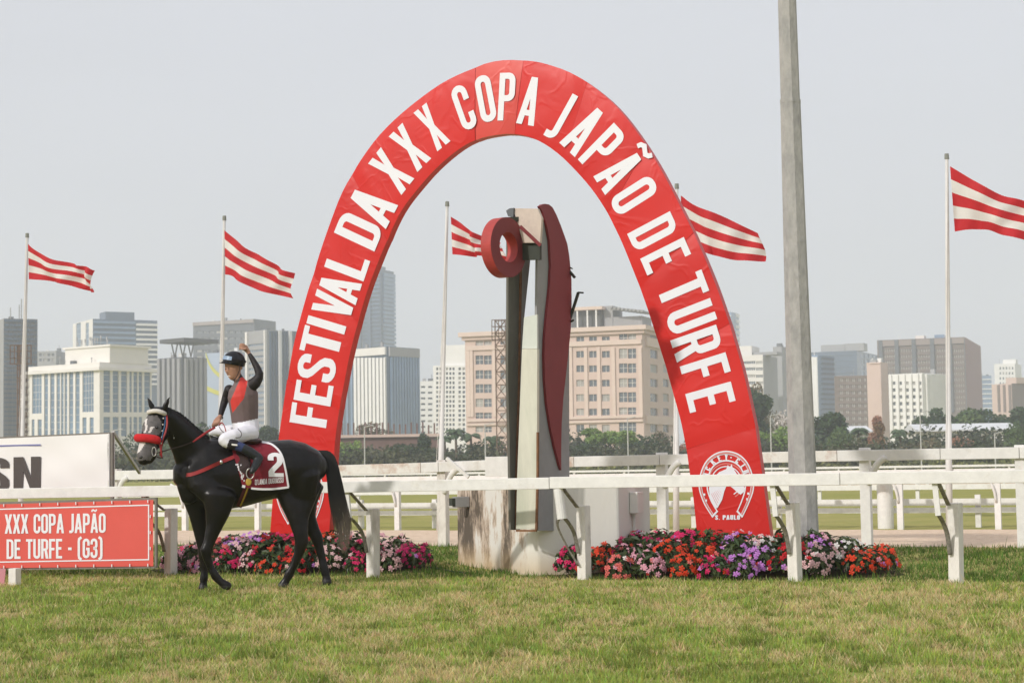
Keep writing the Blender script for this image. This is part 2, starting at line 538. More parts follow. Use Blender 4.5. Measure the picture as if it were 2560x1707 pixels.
def grass(name, label, N, d0, d1, tmin, tmax, hmin, hmax, wid, green, seed):
    r = np.random.default_rng(seed)
    # denser near the camera
    D = d0 * (d1 / d0) ** r.random(N)
    X = (r.random(N) * 2 - 1) * (0.30 * D + 1.2)
    t = X * TB.x + D * TB.y
    keep = (t > tmin) & (t < tmax)
    for b in BEDS:
        qx, qy = X - b['c'].x, D - b['c'].y
        e = ((qx * TA.x + qy * TA.y) / (b['ax'] * .97)) ** 2 + ((qx * TB.x + qy * TB.y) / (b['bt'] * .97)) ** 2
        keep &= e > 1
    X, D, t = X[keep], D[keep], t[keep]; n = len(X)
    dry = 0.18 * vnoise(X, D, 0.5, 3) + 0.26 * vnoise(X, D * .5, 2.2, 4) + 0.28 * vnoise(X, D * .6, 6.0, 5) + 0.28 * vnoise(X, D, 14.0, 6)
    bare = vnoise(X, D, 3.3, 9) * .5 + vnoise(X, D, 9.0, 10) * .5
    keep = r.random(n) < np.clip(1.5 - 1.6 * (bare - .42) / .2, 0.25, 1)
    X, D, t, dry = X[keep], D[keep], t[keep], dry[keep]; n = len(X)
    p_dry = np.clip((dry - 0.405 + (0.04 - green)) / 0.15, 0.06, 0.88)
    isdry = r.random(n) < p_dry
    h = (hmin + (hmax - hmin) * r.random(n) ** 1.5) * (0.7 + 0.6 * vnoise(X, D, 3.0, 8))
    h *= np.where(r.random(n) < .035, 1.9, 1.0)
    ang = r.random(n) * 2 * np.pi
    lean = r.random(n) * 0.9 + np.where(isdry, 0.35, 0.0)
    w = wid * (0.6 + 0.8 * r.random(n)) * (D / 16) ** 0.5
    a2 = r.random(n) * 2 * np.pi
    px, py = np.cos(a2) * w / 2, np.sin(a2) * w / 2
    lx, ly = np.cos(ang) * h * np.sin(lean), np.sin(ang) * h * np.sin(lean)
    hz = h * np.cos(lean * .8)
    co = np.zeros((n, 3, 3), np.float32)
    co[:, 0] = np.stack([X - px, D - py, np.zeros(n)], 1)
    co[:, 1] = np.stack([X + px, D + py, np.zeros(n)], 1)
    co[:, 2] = np.stack([X + lx, D + ly, hz], 1)
    gcol = np.stack([0.19 + 0.11 * r.random(n), 0.255 + 0.11 * r.random(n), 0.05 + 0.04 * r.random(n)], 1)
    gcol *= (0.50 + 0.7 * vnoise(X, D, 4.5, 12) + .55 * vnoise(X, D, 13., 13))[:, None]
    gcol *= (0.60 + 0.95 * r.random(n))[:, None] * (1.0 if green < .15 else np.array([[.42, .56, .50]]))  # verge blades darkened: longer grass, and partly shade put into the colour
    dcol = np.stack([0.58 + .20 * r.random(n), 0.455 + .15 * r.random(n), 0.225 + .10 * r.random(n)], 1)
    dcol *= (0.62 + .8 * r.random(n))[:, None] * (1.0 if green < .15 else .60)  # dry verge blades darkened the same way, shade included
    c = np.minimum(np.where(isdry[:, None], dcol, gcol), .78)
    col = np.ones((n, 3, 4), np.float32)
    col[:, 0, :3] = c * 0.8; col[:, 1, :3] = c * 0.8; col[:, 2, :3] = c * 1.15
    me = bpy.data.meshes.new(name)
    me.vertices.add(n * 3); me.vertices.foreach_set('co', co.ravel())
    me.loops.add(n * 3); me.loops.foreach_set('vertex_index', np.arange(n * 3, dtype=np.int32))
    me.polygons.add(n); me.polygons.foreach_set('loop_start', np.arange(0, n * 3, 3, dtype=np.int32))
    me.polygons.foreach_set('loop_total', np.full(n, 3, np.int32))
    at = me.attributes.new('tint', 'FLOAT_COLOR', 'POINT'); at.data.foreach_set('color', col.ravel())
    me.update(); me.validate()
    me.materials.append(M_BLADE)
    tag(link_mesh(name, me), label, 'grass', kind='stuff')
M_BLADE = attr_mat('grass_blade', rough=0.65, spec=0.08, trans=0.42)
grass('lawn_grass', 'short patchy green and straw coloured turf in the foreground', 560000, 9.5, 24.5, 0, 19.35, .02, .07, .0095, 0.10, 21)
grass('verge_grass', 'longer greener grass behind the front rail beside the beds', 150000, 19.0, 33.5, 19.25, 27.3, .03, .10, .009, 0.24, 22)

# ------------------------------------------------------------------ white rails
M_WHITE = mat('white_rail_paint', (0.74, 0.73, 0.70), 0.55, var=0.10, vscale=2.8, color2=(0.58, 0.54, 0.47), mix=(.56, .80), bump=.15, bscale=60)
M_PEEL = mat('peeling_rail_paint', (0.74, 0.72, 0.67), 0.7, var=0.1, vscale=2.6, color2=(0.50, 0.34, 0.25), mix=(.52, .70), bump=.3, bscale=50)
M_OLDPOST = mat('weathered_post_paint', (0.74, 0.71, 0.66), 0.75, var=0.12, vscale=4, color2=(0.42, 0.37, 0.32), mix=(.50, .72), bump=.4, bscale=40, stretch=(1, 1, .35))
M_IRON = mat('grey_flat_iron', (0.20, 0.185, 0.165), 0.6, var=0.3, vscale=20, color2=(0.33, 0.31, 0.28), metal=0.3)
UPZ = Vector((0, 0, 1))

# front rail: one long rail carried on brackets by five posts
RT, PTT = 18.95, 19.40
def rail_z(s): return lerp(1.125, 1.187, (s + 13.0) / 20.0) if True else 0
rail_pts = [(-18, 1.10), (s_at(310, RT), 1.127), (s_at(1280, RT), 1.168), (s_at(2560, RT), 1.186), (9.0, 1.19)]
def rz(s):
    for (a, za), (b, zb) in zip(rail_pts, rail_pts[1:]):
        if s <= b: return lerp(za, zb, (s - a) / (b - a))
    return rail_pts[-1][1]
fr = thing('front_rail', T(s_at(1280, RT), PTT), 'white wooden running rail in front of the flower beds, carried on brackets', 'rail')
sa = [-18, s_at(-150, RT), s_at(560, RT), s_at(1374, RT), s_at(2100, RT), 9.0]
for i, (a, b) in enumerate(zip(sa, sa[1:])):
    mb = MB()
    h = 0.13
    mb.bar(T(a + .003, RT + random.uniform(-.006, .006), rz(a) - h / 2 + random.uniform(-.004, .004)), T(b - .003, RT + random.uniform(-.006, .006), rz(b) - h / 2 + random.uniform(-.004, .004)), 0.05, h)
    mb.build('rail_board', M_WHITE, fr, bevel=0.006)
for i, px in enumerate([426, 930, 1456, 1981, 2381]):
    s = s_at(px, PTT); zt = [.84, .82, .84, .86, .84][i]
    mb = MB(); lean = TA * random.uniform(-.015, .015)
    c = T(s, PTT); w = .12 if i != 4 else .125
    pa = math.radians(-38); QA, QB = Vector((math.cos(pa), math.sin(pa), 0)), Vector((-math.sin(pa), math.cos(pa), 0))
    q = [(-1, -1), (1, -1), (1, 1), (-1, 1)]
    mb.hexa([c + QA * w / 2 * a + QB * w / 2 * b - UPZ * .12 for a, b in q], [c + lean + QA * w / 2 * a + QB * w / 2 * b + UPZ * zt for a, b in q])
    mb.build('post', M_OLDPOST, fr, bevel=0.008)
    z0 = rz(s) - .13
    mb = MB(); hw = .055 if i != 2 else .10
    if i == 2:
        mb.tube([T(s - .14, RT + .03, z0 - .002), T(s - .10, RT + .03, .70)], .055, 14)
    else:
        mb.bar(T(s - .12, RT + .03, z0 - .002), T(s - .095, RT + .03, .72), hw, .03, TB)
    mb.build('hanger', M_WHITE, fr)
    mb = MB()
    mb.bar(T(s - .08, RT + .03, z0 + .0), T(s - .04, PTT - .085, zt - .02), .045, .012, TB.cross(TA))
    mb.build('bracket', M_IRON, fr)
    for k in range(2 if i == 2 else 1):
        pts = [T(s - .09 - .03 * k, RT + .05 - .05 * k, .72), T(s - .075 - .10 * k, RT + .15 - .08 * k, .66), T(s - .055 - .13 * k, RT + .27 - .1 * k, .55), T(s - .045 - .08 * k, PTT - .12, .42 - .1 * k), T(s - .04, PTT - .085, .30 - .14 * k)]
        mb = MB(); mb.tube(smooth_poly(pts, 14), [(.024, .007)] * 14, 8, flat=TB)
        mb.build('curved_bracket', M_IRON, fr, smooth=True)

# back rail on thick posts, along the near edge of the sand
BT = 27.15
br = thing('back_rail', T(s_at(1640, BT), BT), 'tall peeling white rail along the near edge of the sand track', 'rail')
bz = [(-20, 1.33), (s_at(860, BT), 1.352), (s_at(1430, BT), 1.44), (s_at(2160, BT), 1.463), (14, 1.455)]
def bzz(s):
    for (a, za), (b, zb) in zip(bz, bz[1:]):
        if s <= b: return lerp(za, zb, (s - a) / (b - a))
    return bz[-1][1]
seg = [(-20, 296, M_WHITE), (296, 620, M_WHITE), (620, 1060, M_PEEL), (1060, 1104, M_WHITE), (1104, 1425, M_WHITE), (1425, 1442, M_PEEL), (1442, 1655, M_WHITE), (1655, 1785, M_WHITE), (1785, 2098, M_PEEL), (2098, 2355, M_WHITE), (2355, 2552, M_WHITE), (2552, 2900, M_WHITE)]
for p0, p1, mm in seg:
    a, b = (p0 if p0 == -20 else s_at(p0, BT)), s_at(p1, BT)
    mb = MB(); mb.bar(T(a + .004, BT - .11, bzz(a) - .085), T(b - .004, BT - .11, bzz(b) - .085), .05, .165)
    mb.build('rail_board', mm, br, bevel=0.006)
for i, px in enumerate([290, 1107, 1655, 2163, 2552]):
    s = s_at(px, BT); mb = MB(); c = T(s, BT); w = .155
    mb.box(c + UPZ * ((bzz(s) + .03) / 2 - .05), (w, w, bzz(s) + .13), TA, TB)
    mb.build('post', M_OLDPOST if i in (0, 1) else M_WHITE, br, bevel=0.01)
    mb = MB()
    pts = [T(s + .06, BT - .09, bzz(s) - .52), T(s + .12, BT - .10, bzz(s) - .36), T(s + .22, BT - .12, bzz(s) - .20), T(s + .34, BT - .14, bzz(s) - .12)]
    mb.tube(smooth_poly(pts, 10), [(.05, .03)] * 10, 8, flat=TB)
    mb.build('curved_bracket', M_WHITE, br, smooth=True)
s = s_at(1107, BT)
mb = MB(); mb.bar(T(s + .15, BT - .17, bzz(s) + .06), T(s + .54, BT - .17, bzz(s) - .26), .05, .05, TB); mb.build('brace', M_WHITE, br)
mb = MB(); mb.box(T(s_at(1252, BT), BT - .16, 1.30), (.40, .05, .32), TA, TB); mb.build('plate', M_WHITE, br, bevel=.004)

# rails on the far side of the sand
def far_rail(name, label, t, s0, s1, gap, ptop, boards, pw, brk=False, mm=M_WHITE, th=.04):
    r = thing(name, T((s0 + s1) / 2, t), label, 'rail', 'white rails beyond the sand track')
    for z0, z1 in boards:
        n = max(1, int((s1 - s0) / 16))
        for k in range(n):
            a, b = lerp(s0, s1, k / n), lerp(s0, s1, (k + 1) / n)
            mb = MB(); mb.bar(T(a + .003, t - pw / 2 - th, (z0 + z1) / 2), T(b - .003, t - pw / 2 - th, (z0 + z1) / 2), th, z1 - z0)
            mb.build('rail_board', mm, r)
    n = int((s1 - s0) / gap); pm = None
    for k in range(n + 1):
        s = s0 + k * gap + random.uniform(-.1, .1)
        if pm is None:
            mb = MB(); mb.box((0, 0, ptop / 2 - .05), (pw, pw, ptop + .1), TA, TB)
            pm = mb.mesh('post', mm)
        link_mesh('post', pm, r, T(s, t) - ORG[r.name])
        if brk:
            mb = MB(); pts = [T(s - .02, t - .06, ptop - .62), T(s - .05, t - .10, ptop - .4), T(s - .14, t - .12, ptop - .2), T(s - .3, t - .12, ptop - .1)]
            mb.tube(smooth_poly(pts, 8), .025, 6); mb.build('curved_bracket', mm, r, smooth=True)
    return r
far_rail('tall_rail', 'tall single-board white rail on the far edge of the sand track', 34.15, -22, 16, 1.75, 1.12, [(.97, 1.12)], .11, True)
far_rail('low_rail', 'low two-board white rail just behind the far edge of the sand track', 35.2, -24, 18, 1.9, .62, [(.28, .38), (.42, .55)], .10)
far_rail('distant_rail', 'thin white rail across the grass before the distant sand track', 52, -36, 26, 3.0, .68, [(.45, .60)], .10)
far_rail('remote_rail', 'small white rail along the distant sand track near the hedge', 94, -60, 50, 4.0, .7, [(.52, .64)], .12)
far_rail('outermost_rail', 'farthest thin white rail beyond the distant sand track', 128, -80, 60, 4.0, .9, [(.75, .9)], .12)

# white cylindrical bollard by the tall rail
mb = MB(); c = PT(2215, 1323, 34.6); c.z = 0
mb.tube([c - UPZ * .05, c + UPZ * .98, c + UPZ * 1.0], [.152, .152, .14], 24)
tag(mb.build('bollard', M_WHITE, smooth=False), 'stout white cylindrical post standing behind the sand track', 'bollard')

# ------------------------------------------------------------------ haze
hz = MB(); hz.box((0, 1200, 124), (3400, 3000, 252))
hzm = bpy.data.materials.new('haze_air'); hzm.use_nodes = True
n, l = hzm.node_tree.nodes, hzm.node_tree.links
n.remove(n['Principled BSDF'])
pv = n.new('ShaderNodeVolumePrincipled')
pv.inputs['Color'].default_value = (0.87, 0.92, 1.0, 1)
pv.inputs['Density'].default_value = 0.00048
pv.inputs['Anisotropy'].default_value = 0.0
l.new(pv.outputs[0], n['Material Output'].inputs['Volume'])
tag(hz.build('haze', hzm, origin=(0, 0, 0)), kind='stuff')
# ================================================================== far buildings
def plane_hit(px, py, p0, nrm):
    v = ray(px, py)
    return EYE + v * ((p0 - EYE).dot(nrm) / v.dot(nrm))

def glassm(name, c, rough=.12): return mat(name, c, rough, var=.35, vscale=.12, spec=.6)
M_GLASS = glassm('window_glass_grey', (.10, .12, .14))
M_GLASSB = glassm('window_glass_blue', (.14, .215, .31))  # blue glass, brightened with the sky's reflection in its base colour
M_BLIND = mat('window_with_blind', (.36, .35, .32), .4, var=.25, vscale=.4)
M_FRAME = mat('window_frame_pale', (.62, .60, .56), .6)

class Bldg:
    def __init__(s, name, label, D, xl, xc, xr, ytop, mL, yaw=22.0, ybase=None, depth=None, cat='building', mR=None):
        s.psi = math.radians(yaw); s.D = D
        v = ray(xc, 1165); C = EYE + v * (D / v.y); s.C = Vector((C.x, C.y, 0))
        s.eL = Vector((-math.cos(s.psi), math.sin(s.psi), 0)); s.eR = Vector((math.sin(s.psi), math.cos(s.psi), 0))
        s.nL = Vector((-math.sin(s.psi), -math.cos(s.psi), 0)); s.nR = Vector((math.cos(s.psi), -math.sin(s.psi), 0))
        k = ray(xl, 1165); k = k.x / k.y
        s.W1 = (s.C.x - k * s.C.y) / (math.cos(s.psi) + k * math.sin(s.psi))
        if xr > xc + 1:
            k = ray(xr, 1165); k = k.x / k.y
            s.W2 = (k * s.C.y - s.C.x) / (math.sin(s.psi) - k * math.cos(s.psi))
            s.W2 = min(abs(s.W2), 90)
        else: s.W2 = depth or s.W1 * .7
        s.H = P(xc, ytop, D).z
        s.mL = mL; s.mR = mR or mL
        s.root = thing(name, s.C, label, cat, None)
        s.win = {'L': [], 'R': []}; s.cache = {}
    def face(s, f): return (s.eL, s.nL, s.W1) if f == 'L' else (s.eR, s.nR, s.W2)
    def uv(s, f, px, py):
        e, n, W = s.face(f)
        p = plane_hit(px, py, s.C, n)
        return (p - s.C).dot(e), p.z
    def rect(s, f, x0, y0, x1, y1):
        a, b = s.uv(f, x0, y1), s.uv(f, x1, y0)
        e, n, W = s.face(f)
        u0, u1 = sorted((a[0], b[0])); z0, z1 = sorted((a[1], b[1]))
        return max(u0, .15), max(z0, .2), min(u1, W - .15), min(z1, s.H - .2)
    def windows(s, f, cols, rows, glass=None, mull=1, trans=0):
        for y0, y1 in rows:
            for x0, x1 in cols:
                r = s.rect(f, x0, y0, x1, y1)
                if r[2] - r[0] > .3 and r[3] - r[1] > .3: s.win[f].append((r, M_BLIND if (glass in (None, M_GLASS) and random.random() < .25) else (glass or M_GLASS), mull, trans))
    def boxm(s, f, r, d0, d1, name, m, parent=None):
        """box on a face between outward offsets d0 and d1"""
        e, n, W = s.face(f); u0, z0, u1, z1 = r
        key = (name, f, round(u1 - u0, 2), round(z1 - z0, 2), round(d1 - d0, 3), m.name)
        if key not in s.cache:
            b = MB(); b.box((0, 0, 0), (u1 - u0, d1 - d0, z1 - z0), e, n); s.cache[key] = b.mesh(name, m)
        c = s.C + e * ((u0 + u1) / 2) + n * ((d0 + d1) / 2) + UPZ * ((z0 + z1) / 2)
        return link_mesh(name, s.cache[key], parent or s.root, c - ORG[(parent or s.root).name])
    def vbars(s, f, xs, y0, y1, wpx, out, m, name='fin'):
        for x in xs: s.boxm(f, s.rect(f, x - wpx / 2, y0, x + wpx / 2, y1), -.05, out, name, m)
    def hbars(s, f, ys, x0, x1, hpx, out, m, name='floor_band'):
        for y in ys: s.boxm(f, s.rect(f, x0, y - hpx / 2, x1, y + hpx / 2), -.05, out, name, m)
    def panel(s, f, x0, y0, x1, y1, out, m, name): return s.boxm(f, s.rect(f, x0, y0, x1, y1), -.05, out, name, m)
    def roof_block(s, x0, x1, ytop, m, name='penthouse', back=2.0, deep=10.0, ybot=None):
        u0, u1 = sorted((s.uv('L', x0, 1000)[0], s.uv('L', x1, 1000)[0]))
        zt = P((x0 + x1) / 2, ytop, s.D + back).z; zb = s.H if ybot is None else P((x0 + x1) / 2, ybot, s.D + back).z
        b = MB(); b.box(s.C + s.eL * (u0 + u1) / 2 - s.nL * (back + deep / 2) + UPZ * ((zt + zb) / 2), (u1 - u0, deep, zt - zb - .01), s.eL, s.nL)
        return b.build(name, m, s.root)
    def cornice(s, y0, y1, out, m, over=.0):
        z1, z0 = P(1280, y0, s.D).z, P(1280, y1, s.D).z
        dz = P(s.xcc if hasattr(s, 'xcc') else 1280, 1165, s.D).z
        b = MB()
        e = out
        pts = [s.C + s.nL * e + s.nR * e, s.C + s.eL * (s.W1 + e) + s.nL * e, s.C + s.eL * (s.W1 + e) + s.eR * (s.W2 + e), s.C + s.eR * (s.W2 + e) + s.nR * e]
        b.hexa([p + UPZ * z0 for p in pts], [p + UPZ * z1 for p in pts])
        return b.build('cornice', m, s.root)
    def finish(s):
        for f in 'LR':
            e, n, W = s.face(f); wl = s.win[f]
            us = sorted({0, W, *[q for r, *_ in wl for q in (r[0], r[2])]}); zs = sorted({0, s.H, *[q for r, *_ in wl for q in (r[1], r[3])]})
            us = [u for i, u in enumerate(us) if i == 0 or u - us[i - 1] > 1e-3]; zs = [z for i, z in enumerate(zs) if i == 0 or z - zs[i - 1] > 1e-3]
            b = MB(); pt = lambda u, z, d=0: s.C + e * u + n * d + UPZ * z
            for i in range(len(us) - 1):
                for j in range(len(zs) - 1):
                    uc, zc = (us[i] + us[i + 1]) / 2, (zs[j] + zs[j + 1]) / 2
                    if any(r[0] < uc < r[2] and r[1] < zc < r[3] for r, *_ in wl): continue
                    b.add([pt(us[i], zs[j]), pt(us[i + 1], zs[j]), pt(us[i + 1], zs[j + 1]), pt(us[i], zs[j + 1])], [(0, 1, 2, 3)])
            rc = -.45
            for r, g, mull, tr in wl:
                q = [(r[0], r[1]), (r[2], r[1]), (r[2], r[3]), (r[0], r[3])]
                for k in range(4):
                    a, c = q[k], q[(k + 1) % 4]
                    b.add([pt(*a), pt(*c), pt(*c, rc), pt(*a, rc)], [(0, 1, 2, 3)])
                key = ('w', f, round(r[2] - r[0], 1), round(r[3] - r[1], 1), g.name, mull, tr)
                if key not in s.cache:
                    w = MB(); ww, hh = r[2] - r[0], r[3] - r[1]
                    w.box((0, 0, 0), (ww + .1, .1, hh + .1), e, n, mi=0)
                    for k in range(1, mull + 1): w.box(e * (-ww / 2 + ww * k / (mull + 1)) + n * .09, (.16, .06, hh), e, n, mi=1)
                    for k in range(1, tr + 1): w.box(UPZ * (-hh / 2 + hh * k / (tr + 1)) + n * .09, (ww, .05, .14), e, n, mi=1)
                    s.cache[key] = w.mesh('window', [g, M_FRAME])
                c = pt((r[0] + r[2]) / 2, (r[1] + r[3]) / 2, rc)
                link_mesh('window', s.cache[key], s.root, c - s.C)
            b.build('wall', s.mL if f == 'L' else s.mR, s.root, fix=False)
        b = MB(); c, l, r = s.C, s.C + s.eL * s.W1, s.C + s.eR * s.W2; k = l + s.eR * s.W2; h = UPZ * s.H
        b.add([l, k, k + h, l + h], [(0, 1, 2, 3)]); b.add([k, r, r + h, k + h], [(0, 1, 2, 3)])
        b.build('rear_wall', s.mR, s.root, fix=False)
        for _ in range(random.randint(3, 6)):
            u_, v_ = random.uniform(.1, .9) * s.W1, random.uniform(.08, .6) * s.W2; sz_ = random.uniform(.8, 2.6); hz_ = random.uniform(.6, 2.0)
            b = MB(); pc = s.C + s.eL * u_ + s.eR * v_ + UPZ * (s.H + hz_ / 2)
            if random.random() < .55: b.box(pc, (sz_, sz_ * .8, hz_), s.eL, s.eR)
            else: b.tube([pc - UPZ * hz_ / 2, pc + UPZ * (hz_ * 1.3)], .09, 5); b.box(pc + UPZ * hz_, (.9, .12, .12), s.eL, s.eR)
            b.build('roof_unit', random.choice([C_GREY, C_WHITEB, C_DGREY]), s.root)
        b = MB(); b.add([c + h, l + h, k + h, r + h], [(0, 1, 2, 3)]); b.build('roof', s.mR, s.root, fix=False)
        return s.root

def span(a, b, n): return [lerp(a, b, i / (n - 1)) for i in range(n)] if n > 1 else [(a + b) / 2]
def cells(a, b, n, fill=.6):
    w = (b - a) / n
    return [(a + w * i + w * (1 - fill) / 2, a + w * (i + 1) - w * (1 - fill) / 2) for i in range(n)]

C_BEIGE = mat('hotel_beige_render', (.62, .475, .405), .85, var=.06, vscale=.2)
C_BEIGE2 = mat('hotel_beige_trim', (.68, .54, .46), .85, var=.05, vscale=.2)
C_CREAM = mat('cream_render', (.78, .75, .70), .85, var=.05, vscale=.2)
C_WHITEB = mat('white_facade', (.82, .81, .78), .8, var=.05, vscale=.2)
C_GREY = mat('grey_concrete_facade', (.34, .34, .34), .85, var=.08, vscale=.15)
C_DGREY = mat('dark_grey_facade', (.115, .125, .14), .5, var=.15, vscale=.1)
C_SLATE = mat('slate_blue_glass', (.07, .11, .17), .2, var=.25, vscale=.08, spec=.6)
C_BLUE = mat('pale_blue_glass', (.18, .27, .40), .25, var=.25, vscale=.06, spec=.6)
C_BROWN = mat('brown_facade', (.19, .145, .125), .7, var=.12, vscale=.15)
C_MAUVE = mat('mauve_brick_facade', (.30, .17, .16), .8, var=.08, vscale=.15)
C_ROOFW = mat('white_metal_roof', (.70, .71, .72), .5, var=.08, vscale=.3)
C_DARKROOF = mat('dark_roof_steel', (.09, .09, .09), .6, var=.2, vscale=.5)

# -- beige hotel
h = Bldg('beige_hotel', 'beige hotel with rows of grey windows and a broad cornice behind the monument', 520, 1167, 1612, 1690, 822, C_BEIGE, yaw=20)
wide = [(815 + 19, 815 + 40), (871, 896), (908, 932), (945, 968), (980, 1005), (1018, 1036), (1055, 1080)]
wideL = [(852, 870), (888, 911), (925, 947), (960, 982), (996, 1017), (1031, 1046), (1066, 1080)]
small = [(841, 858), (877, 894), (913, 930), (949, 966), (985, 1003), (1021, 1038), (1061, 1080)]
h.windows('L', [(1189, 1208), (1210, 1229)], wideL, mull=1, trans=1)
h.windows('L', [(1251, 1271)], wideL, mull=1)
h.windows('L', [(1441, 1460), (1473, 1492), (1505, 1524)], small, mull=1)
h.windows('L', [(1285, 1303), (1315, 1333), (1345, 1363), (1375, 1393), (1405, 1423)], small, mull=1)
h.windows('L', [(1548, 1568), (1570, 1590)], wide, mull=1, trans=1)
h.windows('R', [(1626, 1644), (1658, 1672)], small, mull=1)
h.hbars('L', [848 + 14], 1167, 1612, 6, .6, C_BEIGE2, 'string_course')
h.hbars('L', [1046, 1056], 1167, 1612, 5, .7, C_BEIGE2, 'string_course')
h.hbars('R', [862, 1046, 1056], 1613, 1690, 5, .6, C_BEIGE2, 'string_course')
h.vbars('L', [1172, 1180, 1237, 1428, 1466, 1498, 1535, 1602], 868, 1042, 5, .45, C_BEIGE2, 'pilaster')
h.cornice(818, 829, 1.6, C_BEIGE2); h.cornice(829.2, 838, .8, C_BEIGE)
h.roof_block(1423, 1502, 772, C_DARKROOF, 'lounge', 3, 14)
b = MB(); b.box(h.C + h.eL * (h.uv('L', 1462, 900)[0]) - h.nL * 9 + UPZ * (P(1462, 766, 520).z), (abs(h.uv('L', 1422, 900)[0] - h.uv('L', 1502, 900)[0]) + 1, 17, .9), h.eL, h.nL); b.build('roof_canopy', C_BEIGE2, h.root)
h.roof_block(1503, 1526, 762, C_GREY, 'lift_tower', 4, 10)
h.roof_block(1527, 1600, 790, C_GREY, 'plant_room', 4, 10)
for x in (1443, 1468, 1490):
    u = h.uv('L', x, 900)[0]; b = MB(); b.box(h.C + h.eL * u - h.nL * 1.0 + UPZ * ((h.H + P(x, 768, 520).z) / 2), (.4, .4, P(x, 768, 520).z - h.H), h.eL, h.nL); b.build('roof_post', C_WHITEB, h.root)
for k, x in enumerate(span(1530, 1608, 9)):
    u = h.uv('L', x, 900)[0]; b = MB(); z = P(x, 766 + k * 1.5, 520).z
    b.box(h.C + h.eL * u - h.nL * 6 + UPZ * z, (.5, 12, .5), h.eL, h.nL); b.build('pergola_beam', C_GREY, h.root)
b = MB(); u0, u1 = h.uv('L', 1528, 900)[0], h.uv('L', 1610, 900)[0]
b.bar(h.C + h.eL * u0 - h.nL * .8 + UPZ * P(1528, 768, 520).z, h.C + h.eL * u1 - h.nL * .8 + UPZ * P(1610, 778, 520).z, .5, .8); b.build('pergola_rail', C_GREY, h.root)
h.finish()

# -- white block with concrete lattice front, left of the hotel
b_ = Bldg('lattice_front_building', 'white office block with a fine concrete lattice front left of the beige hotel', 640, 1086, 1176, 1176, 912, C_WHITEB, yaw=8, depth=30)
b_.windows('L', cells(1089, 1138, 6, .62) + cells(1144, 1175, 3, .6), cells(916, 1090, 15, .6), C_GLASS if False else M_GLASS, 0)
b_.roof_block(1102, 1170, 862, C_WHITEB, 'upper_storey', 1, 20)
b_.finish()
b_ = Bldg('pale_narrow_building', 'narrow pale grey block between the fin tower and the lattice front block', 760, 1046, 1086, 1086, 952, C_WHITEB, yaw=5, depth=30)
b_.windows('L', cells(1049, 1084, 2, .6), cells(960, 1088, 9, .35), M_GLASS, 0); b_.finish()

# -- white block with vertical fins and its tall blue tower behind
b_ = Bldg('white_fin_tower', 'white office block with tall vertical fins and a blank cream top band', 680, 884, 970, 1050, 866, C_SLATE, yaw=38)
b_.vbars('L', span(891, 966, 9), 894, 1092, 4.2, .8, C_WHITEB)
b_.panel('L', 884, 866, 970, 892, 1.0, C_CREAM, 'top_band'); b_.panel('R', 971, 866, 1049, 890, .8, C_GREY, 'top_band')
b_.vbars('R', span(978, 1046, 11), 892, 1092, 2.4, .6, C_BLUE)
b_.panel('L', 966, 892, 971, 1092, .9, C_WHITEB, 'corner_pier'); b_.finish()
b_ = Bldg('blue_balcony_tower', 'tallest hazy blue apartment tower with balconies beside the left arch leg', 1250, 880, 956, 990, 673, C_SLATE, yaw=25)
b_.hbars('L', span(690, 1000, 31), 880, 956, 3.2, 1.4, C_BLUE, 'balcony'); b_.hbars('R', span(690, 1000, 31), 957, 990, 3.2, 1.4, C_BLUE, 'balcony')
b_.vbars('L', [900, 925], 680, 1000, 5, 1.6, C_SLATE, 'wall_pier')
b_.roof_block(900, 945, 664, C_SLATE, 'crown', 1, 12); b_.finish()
b_ = Bldg('teal_glass_block', 'dim blue glass block partly hidden behind the left arch leg', 900, 838, 886, 892, 900, C_SLATE, yaw=20)
b_.vbars('L', span(846, 880, 4), 905, 1090, 2.5, .6, C_BLUE); b_.finish()

# -- blocks behind the jockey
b_ = Bldg('pier_front_building', 'grey office block with pale vertical edge piers right of the jockey', 700, 618, 669, 760, 824, C_GREY, yaw=45)
b_.windows('L', [(622, 665)], [(857 + 15 * i, 857 + 15 * i + 9) for i in range(15)], M_GLASSB, 8)
b_.vbars('L', [619.5, 667], 824, 1080, 4, .9, C_CREAM, 'edge_pier')
b_.vbars('R', span(676, 752, 12), 828, 1080, 2.6, .5, C_SLATE); b_.vbars('R', [698, 724], 824, 1080, 5, 1.0, C_WHITEB, 'edge_pier'); b_.finish()
b_ = Bldg('wide_slab_building', 'wide grey slab block with a blank top band behind the waving fist', 1000, 484, 638, 692, 797, C_DGREY, yaw=25)
b_.panel('L', 484, 797, 638, 815, 1.0, mat('taupe_band', (.36, .31, .28), .8), 'top_band')
b_.windows('L', cells(490, 634, 9, .82), cells(822, 980, 10, .42), M_GLASS, 3); b_.finish()
b_ = Bldg('ribbed_grey_building', 'grey ribbed office block with a flat canopy on struts above its roof', 640, 395, 455, 516, 892, C_DGREY, yaw=40)
b_.vbars('L', span(400, 450, 5), 896, 1080, 6, .8, C_GREY, 'rib'); b_.vbars('R', span(464, 511, 5), 896, 1080, 6, .8, C_GREY, 'rib')
bb = MB(); zc = P(440, 861, 660).z; bb.box(b_.C + b_.eL * 3 - b_.nL * 6 + UPZ * zc, (13.5, 16, 1.4), b_.eL, b_.nL); bb.build('canopy', C_DARKROOF, b_.root)
for x in (-1.5, 3, 7.5):
    for sg in (-1, 1):
        bb = MB(); bb.bar(b_.C + b_.eL * x - b_.nL * 3 + UPZ * b_.H, b_.C + b_.eL * (x + sg * 1.6) - b_.nL * 3 + UPZ * (zc - .75), .35, .35); bb.build('strut', C_DARKROOF, b_.root)
b_.finish()
